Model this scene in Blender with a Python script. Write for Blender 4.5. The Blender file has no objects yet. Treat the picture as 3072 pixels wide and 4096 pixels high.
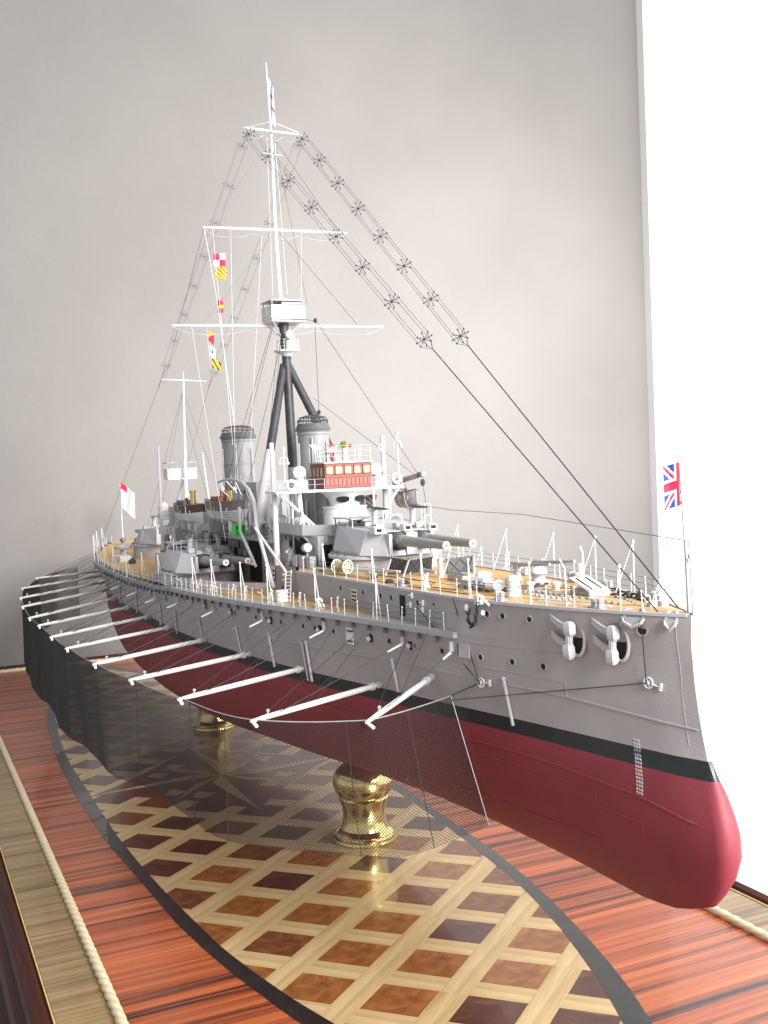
import bpy, bmesh, math, random
from mathutils import Vector, Matrix, Euler
random.seed(7)
C=bpy.context.scene.collection
SC=0.005            # all lengths below are ship metres, the model is 1:200
R=math.radians
# ------------------------------------------------------------------ camera
def look(yaw,pitch,roll):
    fw=Vector((-math.cos(yaw)*math.cos(pitch),math.sin(yaw)*math.cos(pitch),math.sin(pitch)))
    r0=fw.cross(Vector((0,0,1))).normalized(); u0=r0.cross(fw)
    r=r0*math.cos(roll)+u0*math.sin(roll); u=-r0*math.sin(roll)+u0*math.cos(roll)
    return Matrix((r,u,-fw)).transposed()
CAM=Vector((126.534,-39.663,17.506))
cd=bpy.data.cameras.new("camera"); cam=bpy.data.objects.new("camera",cd); C.objects.link(cam)
cam.matrix_world=Matrix.Translation(CAM*SC)@look(R(24.5215),R(-2.6201),R(-2.4294)).to_4x4()
cd.sensor_fit='VERTICAL'; cd.sensor_height=36.0; cd.lens=4330.8/4096*36.0
cd.clip_start=0.01; cd.clip_end=50
bpy.context.scene.camera=cam
# ------------------------------------------------------------------ light
W=bpy.data.worlds.new("World"); bpy.context.scene.world=W; W.use_nodes=True
bgn=W.node_tree.nodes["Background"]; bgn.inputs[0].default_value=(0.95,0.97,1.0,1); bgn.inputs[1].default_value=0.70
vs=bpy.context.scene.view_settings; vs.view_transform='Standard'; vs.look='None'; vs.exposure=0.0; vs.gamma=1
bpy.context.scene.cycles.max_bounces=8; bpy.context.scene.cycles.transparent_max_bounces=16
def area(name,loc,target,sx,sy,power,col):
    l=bpy.data.lights.new(name,'AREA'); l.shape='RECTANGLE'; l.size=sx*SC; l.size_y=sy*SC; l.energy=power; l.color=col
    o=bpy.data.objects.new(name,l); C.objects.link(o); o.location=Vector(loc)*SC
    d=(Vector(target)-Vector(loc)); o.rotation_euler=d.to_track_quat('-Z','Y').to_euler(); return o
WINDOW_STRENGTH=3.2
wl=area("added_wall_wash",(60,110,60),(-95,66,30),45,45,3.0,(1,.972,.975)); wl.data.spread=R(75)  # added lamp without a visible source, brightens the middle of the wall
key=area("room_window_light",(330,60,130),(30,0,10),150,130,72.0,(1,0.995,0.985))
# ------------------------------------------------------------------ mesh helper
class MB:
    def __init__(s): s.v=[]; s.f=[]; s.mi=[]
    def add(s,v,f,m=0):
        o=len(s.v); s.v+= [tuple(a) for a in v]; s.f+=[tuple(o+i for i in q) for q in f]; s.mi+=[m]*len(f); return s
    def box(s,c,d,rot=None,m=0):
        x,y,z=d[0]/2,d[1]/2,d[2]/2
        v=[Vector((a*x,b*y,e*z)) for a,b,e in ((-1,-1,-1),(1,-1,-1),(1,1,-1),(-1,1,-1),(-1,-1,1),(1,-1,1),(1,1,1),(-1,1,1))]
        if rot is not None:
            M=Euler(rot).to_matrix(); v=[M@q for q in v]
        c=Vector(c); return s.add([q+c for q in v],[(0,3,2,1),(4,5,6,7),(0,1,5,4),(1,2,6,5),(2,3,7,6),(3,0,4,7)],m)
    def box2(s,x0,x1,y0,y1,z0,z1,m=0): return s.box(((x0+x1)/2,(y0+y1)/2,(z0+z1)/2),(abs(x1-x0),abs(y1-y0),abs(z1-z0)),None,m)
    def cyl(s,a,b,r0,r1=None,n=8,m=0,caps=True):
        r1=r0 if r1 is None else r1; a=Vector(a);b=Vector(b); d=(b-a).normalized()
        t=Vector((0,0,1)) if abs(d.z)<.9 else Vector((1,0,0)); u=d.cross(t).normalized(); w=d.cross(u)
        v=[];f=[]
        for p,r in((a,r0),(b,r1)):
            for i in range(n):
                q=2*math.pi*i/n; v.append(p+(u*math.cos(q)+w*math.sin(q))*r)
        for i in range(n): j=(i+1)%n; f.append((i,i+n,j+n,j))
        if caps: f.append(tuple(range(n))); f.append(tuple(range(2*n-1,n-1,-1)))
        return s.add(v,f,m)
    def tube(s,pts,r,n=5,m=0,closed=False):
        pts=[Vector(p) for p in pts]; N=len(pts); v=[];f=[]; up=Vector((0,0,1))
        for i,p in enumerate(pts):
            if closed: d=pts[(i+1)%N]-pts[i-1]
            else: d=pts[min(i+1,N-1)]-pts[max(i-1,0)]
            d.normalize()
            if i==0: t=up if abs(d.z)<.9 else Vector((1,0,0)); u=d.cross(t).normalized()
            else: u=(u-d*u.dot(d)).normalized()
            w=d.cross(u); rr=r[i] if isinstance(r,(list,tuple)) else r
            for k in range(n):
                q=2*math.pi*k/n; v.append(p+(u*math.cos(q)+w*math.sin(q))*rr)
        for i in range(N if closed else N-1):
            for k in range(n):
                a=i*n+k;b=i*n+(k+1)%n; i2=((i+1)%N)*n; f.append((a,b,i2+(k+1)%n,i2+k))
        if not closed: f.append(tuple(range(n-1,-1,-1))); f.append(tuple((N-1)*n+k for k in range(n)))
        return s.add(v,f,m)
    def lathe(s,prof,c=(0,0,0),n=24,M=None,m=0,sx=1,sy=1):
        v=[];f=[];c=Vector(c)
        for r,z in prof:
            for i in range(n):
                q=2*math.pi*i/n; p=Vector((r*math.cos(q)*sx,r*math.sin(q)*sy,z))
                if M is not None: p=M@p
                v.append(p+c)
        for k in range(len(prof)-1):
            for i in range(n):
                j=(i+1)%n; f.append((k*n+i,k*n+j,(k+1)*n+j,(k+1)*n+i))
        f.append(tuple(range(n-1,-1,-1))); f.append(tuple((len(prof)-1)*n+i for i in range(n)))
        return s.add(v,f,m)
    def ball(s,c,r,n=8,m=0,sz=1,sx=1,sy=1):
        k=max(4,n//2+1)
        return s.lathe([(max(.001,r*math.sin(math.pi*i/k)),-r*sz*math.cos(math.pi*i/k)) for i in range(k+1)],c,n,None,m,sx,sy)
    def prism(s,poly,z0,z1,m=0):   # convex or simple polygon, CCW
        n=len(poly); v=[(x,y,z0) for x,y in poly]+[(x,y,z1) for x,y in poly]
        f=[tuple(range(n-1,-1,-1)),tuple(range(n,2*n))]+[(i,(i+1)%n,(i+1)%n+n,i+n) for i in range(n)]
        return s.add(v,f,m)
    def loft(s,rings,m=0,closed=True,caps=True):
        n=len(rings[0]); v=[p for r in rings for p in r]; f=[]
        for k in range(len(rings)-1):
            for i in range(n if closed else n-1):
                j=(i+1)%n; f.append((k*n+i,k*n+j,(k+1)*n+j,(k+1)*n+i))
        if caps: f.append(tuple(range(n-1,-1,-1))); f.append(tuple((len(rings)-1)*n+i for i in range(n)))
        return s.add(v,f,m)
    def torus(s,c,R0,r,M=None,n=20,k=6,m=0,a0=0,a1=2*math.pi):
        full=abs(a1-a0-2*math.pi)<1e-6; N=n if full else n+1; pts=[]
        for i in range(N):
            q=a0+(a1-a0)*i/n; p=Vector((R0*math.cos(q),R0*math.sin(q),0))
            if M is not None: p=M@p
            pts.append(p+Vector(c))
        return s.tube(pts,r,k,m,closed=full)
    def mesh(s,name):
        me=bpy.data.meshes.new(name); me.from_pydata([(a*SC,b*SC,c*SC) for a,b,c in s.v],[],s.f); return me
ORIG={}
def setp(o,label=None,cat=None,group=None,kind=None):
    if label:o['label']=label
    if cat:o['category']=cat
    if group:o['group']=group
    if kind:o['kind']=kind
    return o
def smooth_mesh(me,ang=35):
    me.polygons.foreach_set("use_smooth",[True]*len(me.polygons))
    me.update()
    try: me.set_sharp_from_angle(angle=R(ang))
    except Exception: pass
def obj(name,mb,mats,parent=None,loc=(0,0,0),rot=(0,0,0),sm=True,label=None,kind=None,ang=35,fix=True):
    """loc is in ship coordinates for children of a root Empty, in the parent's own frame for sub-parts"""
    me=mb.mesh(name) if isinstance(mb,MB) else mb
    if isinstance(mb,MB):
        if fix:
            b=bmesh.new(); b.from_mesh(me); bmesh.ops.recalc_face_normals(b,faces=b.faces); b.to_mesh(me); b.free()
        for m in (mats if isinstance(mats,(list,tuple)) else [mats]): me.materials.append(m)
        if len(me.materials)>1: me.polygons.foreach_set("material_index",mb.mi)
        if sm: smooth_mesh(me,ang)
    o=bpy.data.objects.new(name,me); C.objects.link(o)
    l=Vector(loc)
    if parent is not None:
        o.parent=parent
        if parent.name in ORIG: l=l-ORIG[parent.name]
    o.location=l*SC; o.rotation_euler=rot
    return setp(o,label,kind=kind)
def root(name,loc,label,cat):
    o=bpy.data.objects.new(name,None); C.objects.link(o); o.location=Vector(loc)*SC; o.empty_display_size=.01
    ORIG[o.name]=Vector(loc); return setp(o,label,cat)
def rep(src,parent,loc,rot=(0,0,0)):
    """copy a part together with its sub-parts"""
    o=src.copy(); C.objects.link(o); o.parent=parent; l=Vector(loc)
    if parent.name in ORIG: l=l-ORIG[parent.name]
    o.location=l*SC; o.rotation_euler=rot
    for ch in src.children:
        c=ch.copy(); C.objects.link(c); c.parent=o; c.matrix_parent_inverse=ch.matrix_parent_inverse
    return o
# ------------------------------------------------------------------ materials
def newmat(name):
    m=bpy.data.materials.new(name); m.use_nodes=True; return m,m.node_tree,m.node_tree.nodes["Principled BSDF"]
def coords(nt,scale=(1,1,1),rot=(0,0,0)):
    t=nt.nodes.new("ShaderNodeTexCoord"); mp=nt.nodes.new("ShaderNodeMapping"); nt.links.new(t.outputs["Object"],mp.inputs[0])
    mp.inputs["Scale"].default_value=[a/SC for a in scale]; mp.inputs["Rotation"].default_value=rot; return mp.outputs[0]
def noise(nt,vec,sc,det=4,rough=.55):
    n=nt.nodes.new("ShaderNodeTexNoise"); n.inputs["Scale"].default_value=sc; n.inputs["Detail"].default_value=det; n.inputs["Roughness"].default_value=rough
    nt.links.new(vec,n.inputs["Vector"]); return n.outputs["Fac"]
def ramp(nt,fac,stops):
    r=nt.nodes.new("ShaderNodeValToRGB"); nt.links.new(fac,r.inputs[0]); e=r.color_ramp.elements
    while len(e)<len(stops): e.new(.5)
    for el,(p,c) in zip(e,stops): el.position=p; el.color=(*c,1)
    return r.outputs[0]
def paint(name,col,rough=.5,metal=0,var=.12,bump=.02,nscale=1.3,spec=.5,fine=None):
    m,nt,b=newmat(name); v=coords(nt); n=noise(nt,v,nscale,5)
    d=[max(0,c*(1-var)) for c in col]; l=[min(1,c*(1+var)) for c in col]
    c=ramp(nt,n,[(.3,d),(.7,l)]); nt.links.new(c,b.inputs["Base Color"])
    b.inputs["Roughness"].default_value=rough; b.inputs["Metallic"].default_value=metal; b.inputs["Specular IOR Level"].default_value=spec
    if bump:
        n2=noise(nt,v,fine or nscale*9,3); bp=nt.nodes.new("ShaderNodeBump"); bp.inputs["Strength"].default_value=bump*6; bp.inputs["Distance"].default_value=.02*SC*4
        nt.links.new(n2,bp.inputs["Height"]); nt.links.new(bp.outputs[0],b.inputs["Normal"])
    return m
def wood(name,stops,along='y',sc=1.0,stretch=14,rough=.25,coat=.6,fine=1.0,warp=.0,rot=0,det=6,bump=.03):
    """grain runs along one axis: noise squeezed hard across it"""
    m,nt,b=newmat(name)
    s={'x':(1/stretch,1,1),'y':(1,1/stretch,1)}[along]
    v=coords(nt,tuple(a*sc for a in s),(0,0,rot))
    n=noise(nt,v,1.0,det,.6); n2=noise(nt,v,5.5*fine,3,.5)
    mx=nt.nodes.new("ShaderNodeMix"); mx.data_type='FLOAT'; mx.inputs[0].default_value=.32; nt.links.new(n,mx.inputs[2]); nt.links.new(n2,mx.inputs[3])
    c=ramp(nt,mx.outputs[0],stops); nt.links.new(c,b.inputs["Base Color"])
    b.inputs["Roughness"].default_value=rough; b.inputs["Coat Weight"].default_value=coat; b.inputs["Coat Roughness"].default_value=.06
    if bump:
        bp=nt.nodes.new("ShaderNodeBump"); bp.inputs["Strength"].default_value=bump; bp.inputs["Distance"].default_value=.05*SC
        nt.links.new(mx.outputs[0],bp.inputs["Height"]); nt.links.new(bp.outputs[0],b.inputs["Normal"])
    return m
M={}
M['grey']=paint('hull_grey_paint',(.33,.313,.316),.6,var=.07,nscale=.25,bump=.035,fine=9)
M['lgrey']=paint('light_grey_paint',(.42,.40,.42),.5,var=.06,nscale=.8)
M['mgrey']=paint('mid_grey_paint',(.33,.33,.335),.5,var=.1,nscale=1)
M['dgrey']=paint('dark_grey_paint',(.085,.087,.09),.5,var=.15,nscale=1)
M['white']=paint('white_paint',(.62,.62,.61),.4,var=.04,nscale=1.5)
M['pole']=paint('pale_spar_paint',(.50,.505,.485),.4,var=.05)
M['boot']=paint('boot_topping_black',(.012,.013,.014),.35,var=.2,bump=.03)
M['red']=paint('antifouling_red',(.215,.027,.040),.6,var=.09,nscale=.3,bump=.03,fine=7)
M['soot']=paint('mast_black',(.03,.03,.033),.5,var=.3,nscale=2)
M['wire']=paint('rigging_black',(.025,.023,.022),.6,bump=0)
M['wwire']=paint('halyard_white',(.6,.6,.58),.6,bump=0)
M['net']=paint('net_black',(.016,.015,.015),.75,bump=0)
M['dark']=paint('opening_black',(.008,.008,.008),.8,bump=0)
M['brassm']=paint('ship_brass',(.62,.47,.17),.25,1,bump=0)
M['cabin']=paint('cabin_red_wood',(.20,.05,.038),.45,var=.15,nscale=3)
M['cabinl']=paint('cabin_panel_wood',(.30,.085,.06),.45,var=.15,nscale=3)
M['glass']=paint('cabin_window',(.42,.42,.27),.12,var=.25,nscale=3,bump=0)
M['lens']=paint('searchlight_glass',(.7,.7,.7),.08,var=.1,nscale=5,bump=0)
M['boatb']=paint('boat_brown',(.055,.022,.016),.4,var=.2,nscale=2)
M['boatt']=paint('boat_taupe',(.16,.125,.12),.5,var=.12,nscale=2)
M['green']=paint('green_lamp_box',(.01,.42,.04),.35)
M['rope']=paint('cable_reel_rope',(.38,.33,.15),.7,var=.25,nscale=7,bump=.1)
M['redp']=paint('bright_red',(.5,.02,.02),.4)
M['net_wire']=M['wire']
def brass():
    m,nt,b=newmat('polished_brass'); v=coords(nt,(1,1,.25)); n=noise(nt,v,2.2,4)
    c=ramp(nt,n,[(.3,(.66,.50,.17)),(.7,(.88,.74,.36))]); nt.links.new(c,b.inputs["Base Color"]); b.inputs["Metallic"].default_value=1
    r=ramp(nt,n,[(.3,(.1,)*3),(.75,(.22,)*3)]); nt.links.new(r,b.inputs["Roughness"])
    n2=noise(nt,v,1.5,3); bp=nt.nodes.new("ShaderNodeBump"); bp.inputs["Strength"].default_value=.2; bp.inputs["Distance"].default_value=.08*SC
    nt.links.new(n2,bp.inputs["Height"]); nt.links.new(bp.outputs[0],b.inputs["Normal"]); return m
M['brass']=brass()
def decking(name,cols,pitch=.42):
    m,nt,b=newmat(name); v=coords(nt,(.05,1,1)); n=noise(nt,v,2.5,4)
    base=ramp(nt,n,[(.3,cols[0]),(.7,cols[1])])
    w=nt.nodes.new("ShaderNodeTexWave"); w.wave_type='BANDS'; w.bands_direction='Y'; w.inputs["Scale"].default_value=math.pi/10/pitch*1.0; w.inputs["Distortion"].default_value=0
    t=coords(nt); nt.links.new(t,w.inputs[0])
    l=ramp(nt,w.outputs["Fac"],[(0,(.42,)*3),(.14,(1,)*3)])
    mx=nt.nodes.new("ShaderNodeMix"); mx.data_type='RGBA'; mx.blend_type='MULTIPLY'; mx.inputs[0].default_value=.5
    nt.links.new(base,mx.inputs[6]); nt.links.new(l,mx.inputs[7]); nt.links.new(mx.outputs[2],b.inputs["Base Color"]); b.inputs["Roughness"].default_value=.5
    return m
M['deck']=decking('deck_planking',((.50,.29,.10),(.63,.39,.15)))
M['rose']=wood('orange_rosewood_veneer',[(.37,(.014,.006,.004)),(.425,(.065,.017,.009)),(.46,(.21,.045,.016)),(.54,(.34,.08,.024)),(.68,(.52,.16,.05))],'y',1.25,95,.34,.2,warp=.3,rot=R(4),det=5)
M['maple']=wood('pale_maple_strip',[(.34,(.21,.125,.05)),(.42,(.35,.235,.105)),(.55,(.44,.315,.155)),(.7,(.52,.395,.215))],'x',1.3,26,.3,.3)
M['burl']=None
def burl(name,stops,seedrot):
    m,nt,b=newmat(name); v=coords(nt,(.5,.28,1),(0,0,seedrot)); n0=noise(nt,v,.9,2)
    n=nt.nodes.new("ShaderNodeTexNoise"); n.inputs["Scale"].default_value=.9; n.inputs["Detail"].default_value=7; n.inputs["Distortion"].default_value=1.6; n.inputs["Roughness"].default_value=.55
    nt.links.new(v,n.inputs["Vector"]); c=ramp(nt,n.outputs["Fac"],stops); nt.links.new(c,b.inputs["Base Color"])
    b.inputs["Roughness"].default_value=.22; b.inputs["Coat Weight"].default_value=.3; b.inputs["Coat Roughness"].default_value=.05; return m
M['burl1']=burl('burl_tile_dark',[(.3,(.034,.014,.011)),(.55,(.075,.030,.019)),(.75,(.15,.066,.03))],0)
M['burl2']=burl('burl_tile_brown',[(.3,(.06,.02,.010)),(.5,(.135,.048,.018)),(.75,(.24,.095,.032))],.6)
M['burl3']=burl('burl_tile_chestnut',[(.3,(.10,.034,.012)),(.5,(.21,.078,.022)),(.75,(.33,.145,.042))],1.2)
M['ebony']=paint('ebony_band',(.014,.014,.014),.25,var=.3,nscale=.6,bump=.02); M['ebony'].node_tree.nodes["Principled BSDF"].inputs["Coat Weight"].default_value=.5
M['zebr']=wood('grey_zebrano_border',[(.36,(.07,.042,.018)),(.44,(.17,.108,.045)),(.56,(.265,.178,.082)),(.70,(.36,.255,.13))],'y',1.8,70,.38,.2,rot=R(8))
M['cream']=paint('cream_rope_moulding',(.62,.51,.33),.35,var=.08,nscale=1)
M['mahog']=wood('mahogany_moulding',[(.3,(.018,.005,.004)),(.6,(.05,.012,.009)),(.8,(.09,.022,.016))],'x',.8,20,.45,.08)
M['mahog'].node_tree.nodes['Principled BSDF'].inputs['Specular IOR Level'].default_value=.18
M['gold']=paint('gold_pinstripe',(.5,.36,.13),.4,var=.2)
M['maroon']=wood('maroon_inlay',[(.3,(.05,.012,.014)),(.7,(.12,.028,.028))],'x',1,8,.25,.5)
M['olive']=wood('dark_olive_inlay',[(.3,(.03,.025,.015)),(.7,(.08,.065,.035))],'x',1,8,.25,.5)

def interp(t,x):
    if x<=t[0][0]: return t[0][1]
    for (a,b),(c,d) in zip(t,t[1:]):
        if x<=c:
            return b+(d-b)*(x-a)/(c-a)
    return t[-1][1]
def smooth(t,x,w=2.0):
    return (interp(t,x-w)+2*interp(t,x)+interp(t,x+w))/4 if t[0][0]+w<x<t[-1][0]-w else interp(t,x)
WL=[(-80,0.0),(-77,1.1),(-72,3.0),(-65,5.1),(-55,7.7),(-45,9.7),(-35,11.2),(-25,12.2),(-15,12.6),(13,12.55),(20,12.2),(27,11.4),(34,10.6),(43.5,8.9),(49,7.6),(54,6.4),(60.6,5.0),(67,3.4),(71.5,2.35),(75,1.55),(78,.85),(80,.12)]
EDY=[(-80,0.5),(-78.5,2.2),(-76,3.7),(-72,5.4),(-65,7.7),(-57,9.5),(-45,11.3),(-30,12.3),(-13,12.6),(13,12.75),(24,12.5),(33,11.6),(41,10.2),(46,9.1),(50,8.2),(55,7.1),(60,6.2),(63,5.65),(67,4.3),(71,3.2),(74,2.2),(77,1.2),(80,.12)]
EDZ=[(-80,4.9),(-72,4.4),(-62,3.95),(-50,3.9),(-30,4.05),(-13,4.15),(3,4.55),(12,5.1),(24,5.45),(33,5.65),(42,5.8),(63,5.9),(80,5.9)]
FCY=[(35,7.05),(45,6.5),(51,6.2),(57,5.85),(63,5.45),(67,4.8),(71,3.85),(73.5,3.0),(76.3,2.0),(78.3,1.1),(80,.14)]
FCZ=[(30,8.1),(50,8.2),(65,8.25),(80,8.45)]
STEM=[(-9.1,74.5),(-8.9,76.5),(-8.6,78.2),(-7.5,80.8),(-6,82.1),(-4,82.65),(-2.8,82.4),(-1.4,81.9),(-.5,81.4),(.5,80.8),(1.9,80.4),(4.1,79.95),(6.8,79.7),(8.5,79.8)]
KEEL=-9.1
NB=[(-80,1.2),(-60,1.5),(-40,2.6),(-20,4.5),(0,6),(15,5),(30,3.4),(45,2.3),(60,1.75),(72,1.6),(80,2.2)]
def sst(a): a=max(0,min(1,a)); return a*a*(3-2*a)
def hx(x0,z):
    return x0+(interp(STEM,z)-80)*sst((x0-62)/18)
def hy(x0,z):
    w=smooth(WL,x0); 
    if z>.3:
        ez=interp(EDZ,x0); ey=smooth(EDY,x0)
        if z<=ez: 
            t=(z-.3)/(ez-.3); return w+(ey-w)*t
        t=(z-ez)/max(.1,(interp(FCZ,x0)-ez)); fy=smooth(FCY,x0)
        return ey+(fy-ey)*t if x0>=63 else fy
    t=min(1,(.3-z)/(.3-KEEL+.001)); n=interp(NB,x0)
    base=w
    if x0>66: base=w+ .55*sst((x0-66)/12)*math.sin(math.pi*min(1,t*1.0))*(1 if x0<79.9 else .3)
    return max(0.02,base*(1-t**n)**(1/max(n,1.6)))
# ------------------------------------------------------------------ room
def roommat():
    m,nt,b=newmat('wall_plaster'); v=coords(nt); n=noise(nt,v,.03,3); n2=noise(nt,v,.6,6)
    c=ramp(nt,n,[(.3,(.155,.145,.135)),(.7,(.178,.167,.156))]); nt.links.new(c,b.inputs["Base Color"]); b.inputs["Roughness"].default_value=.85
    bp=nt.nodes.new("ShaderNodeBump"); bp.inputs["Strength"].default_value=.25; bp.inputs["Distance"].default_value=.4*SC; nt.links.new(n2,bp.inputs["Height"]); nt.links.new(bp.outputs[0],b.inputs["Normal"])
    return m
ZB=-18.6
wall=MB().box2(-99,-95,-140,136,-170,190)
o=obj('plaster_wall',wall,roommat(),sm=False); setp(o,'plain warm grey plaster wall behind the model ship','wall')
m,nt,b=newmat('sheer_curtain_glow'); b.inputs["Base Color"].default_value=(.8,.8,.8,1); b.inputs["Emission Color"].default_value=(1,1,.99,1); b.inputs["Emission Strength"].default_value=1.25
win=root('bright_window',(-20,137,-120),'overexposed white window filling the right edge behind the bow','window')
w=MB()
for i in range(156):     # softly pleated curtain, real folds
    pass
pts=[]
N=240
for i in range(N+1):
    x=-92.4+ (328)*i/N; pts.append((x,136.6+.55*math.sin(i*1.35)+.3*math.sin(i*.53)))
v=[(x,y,-165) for x,y in pts]+[(x,y,188) for x,y in pts]
w.add(v,[(i,i+1,i+2+N,i+1+N) for i in range(N)])
obj('window_reveal',MB().box2(-95,-92.5,136.0,137.2,-165,188),paint('reveal_white',(.75,.73,.72),.7,var=.02),win,sm=False)
obj('sheer_curtain',w,m,win,(0,0,0),fix=False)
# ------------------------------------------------------------------ display base
base=root('display_base',(0,-5.6,-30),'long varnished wooden display base with lattice inlay under the ship','display base')
XC,YC=2.7,-5.85
HIN=[(0,15.05),(15,15.05),(25,14.65),(33,14.1),(39,13.5),(45,12.9),(50,12.0),(55,10.9),(60,9.5),(65,7.9),(69,6.35),(74,4.2),(78,2.2),(81,0.0)]
HOUT=[(0,16.55),(16,16.3),(30,15.4),(39,14.85),(45,14.1),(50,13.3),(57,11.85),(62,10.6),(66,9.4),(70,7.9),(75,5.7),(79,3.6),(82,1.9),(84.5,0)]
def isin(x,y,H=HIN):
    d=abs(x-XC)
    return d<H[-1][0] and abs(y-YC)<interp(H,d)
def outline(H,n=44):
    L=H[-1][0]; up=[];lo=[]
    for i in range(2*n+1):
        d=-L+L*i/n; h=interp(H,abs(d)); up.append((XC+d,YC+h)); lo.append((XC+d,YC-h))
    return lo+up[::-1][1:-1]
def clip(poly,conv):
    """Sutherland-Hodgman against a convex CCW outline"""
    out=poly
    n=len(conv)
    for i in range(n):
        a=conv[i];b=conv[(i+1)%n]
        if (a[0]-b[0])**2+(a[1]-b[1])**2<1e-9: continue
        inp=out;out=[]
        def side(p): return (b[0]-a[0])*(p[1]-a[1])-(b[1]-a[1])*(p[0]-a[0])
        for k in range(len(inp)):
            p=inp[k];q=inp[(k+1)%len(inp)];sp=side(p);sq=side(q)
            if sp>=0: out.append(p)
            if (sp>=0)!=(sq>=0):
                t=sp/(sp-sq); out.append((p[0]+(q[0]-p[0])*t,p[1]+(q[1]-p[1])*t))
        if len(out)<3: return []
    return out
def parea(p): return abs(sum(p[i][0]*p[(i+1)%len(p)][1]-p[(i+1)%len(p)][0]*p[i][1] for i in range(len(p))))/2
IN=outline(HIN)
# carcass and mouldings
XA,XB,YA,YB=-86,160,-27.75,17.0        # rope rectangle
cm=MB().box2(XA-3.9,XB,YA-3.9,YB+4.4,ZB-9,ZB-.35)
obj('carcass',cm,M['mahog'],base)
# rosewood field
random.seed(3)
xs=[XA]
while xs[-1]<XB: xs.append(min(XB,xs[-1]+random.uniform(17,26)))
for a,b_ in zip(xs,xs[1:]):
    obj('veneer_panel',MB().box2(a+.01,b_-.01,YA,YB,ZB-.3,ZB-.06),M['rose'],base,sm=False)
# ebony band: ring between outlines
bo=outline(HOUT); n=len(bo)
v=[(x,y,ZB-.05) for x,y in IN]; 
bi=outline(HIN); v=[(x,y,ZB) for x,y in bi]+[(x,y,ZB) for x,y in bo]+[(x,y,ZB-.1) for x,y in bo]+[(x,y,ZB-.1) for x,y in bi]
f=[]
for i in range(n):
    j=(i+1)%n; f+=[(i,j,j+n,i+n),(i+n,j+n,j+2*n,i+2*n),(i+2*n,j+2*n,j+3*n,i+3*n),(i+3*n,j+3*n,j,i)]
obj('ebony_band',MB().add(v,f),M['ebony'],base,sm=False)
# lattice
o0=(27.743,-1.510); eR=(3.638,-4.390); eC=(4.353,4.346)      # measured pitch of the lattice
TC,TR=.665,.645                                               # dark tile share of each pitch
def lp(c,r): return (o0[0]+eC[0]*c+eR[0]*r,o0[1]+eC[1]*c+eR[1]*r)
def ccw(p):
    a=sum(p[i][0]*p[(i+1)%len(p)][1]-p[(i+1)%len(p)][0]*p[i][1] for i in range(len(p)))
    return p if a>0 else p[::-1]
RR=15.05
def in_rose(p): 
    x,y=abs(p[0]-XC),abs(p[1]-YC)
    return False
def tile(name,poly,mat,z1=ZB-.006,z0=ZB-.1,label=None,mrot=0):
    poly=clip(ccw(poly),IN)
    if len(poly)<3 or parea(poly)<.12: return None
    cx=sum(p[0] for p in poly)/len(poly); cy=sum(p[1] for p in poly)/len(poly)
    cs,sn=math.cos(-mrot),math.sin(-mrot)
    pl=[((x-cx)*cs-(y-cy)*sn,(x-cx)*sn+(y-cy)*cs) for x,y in poly]
    # shrink a hair for a recessed joint
    pl=[(x*(1-.012/max(.3,math.hypot(x,y))),y*(1-.012/max(.3,math.hypot(x,y)))) for x,y in pl]
    o=obj(name,MB().prism(pl,z0-ZB,z1-ZB),mat,base,(cx,cy,ZB),(0,0,mrot),sm=False,label=label)
    return o
aC=math.atan2(eC[1],eC[0]); aR=math.atan2(eR[1],eR[0])
random.seed(11)
for c in range(-24,24):
    for r in range(-24,24):
        q=lp(c+.3,r+.3)
        if abs(q[0]-XC)>88 or abs(q[1]-YC)>20: continue
        t=[lp(c,r),lp(c+TC,r),lp(c+TC,r+TR),lp(c,r+TR)]
        k=random.random(); dk=(math.hypot(q[0]-46,q[1]+6)<17)
        mt=M['burl3'] if (dk and k<.62) else (M['burl2'] if k<(.75 if dk else .38) else M['burl1'])
        tile('inlay_tile',t,mt,mrot=random.choice((0,.4,-.3)))
        # short strip pieces along C (between rows), one per pitch
        g=.0
        t=[lp(c,r+TR),lp(c+TC,r+TR),lp(c+TC,r+1),lp(c,r+1)]
        tile('lattice_strip',t,M['maple'],mrot=aC)
for c in range(-24,24):      # long strips along R in two or three lengths
    r=-24
    while r<24:
        L=random.choice((2,3,4)); 
        t=[lp(c+TC,r),lp(c+1,r),lp(c+1,r+L),lp(c+TC,r+L)]
        tile('lattice_strip',t,M['maple'],mrot=aR); r+=L
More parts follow.
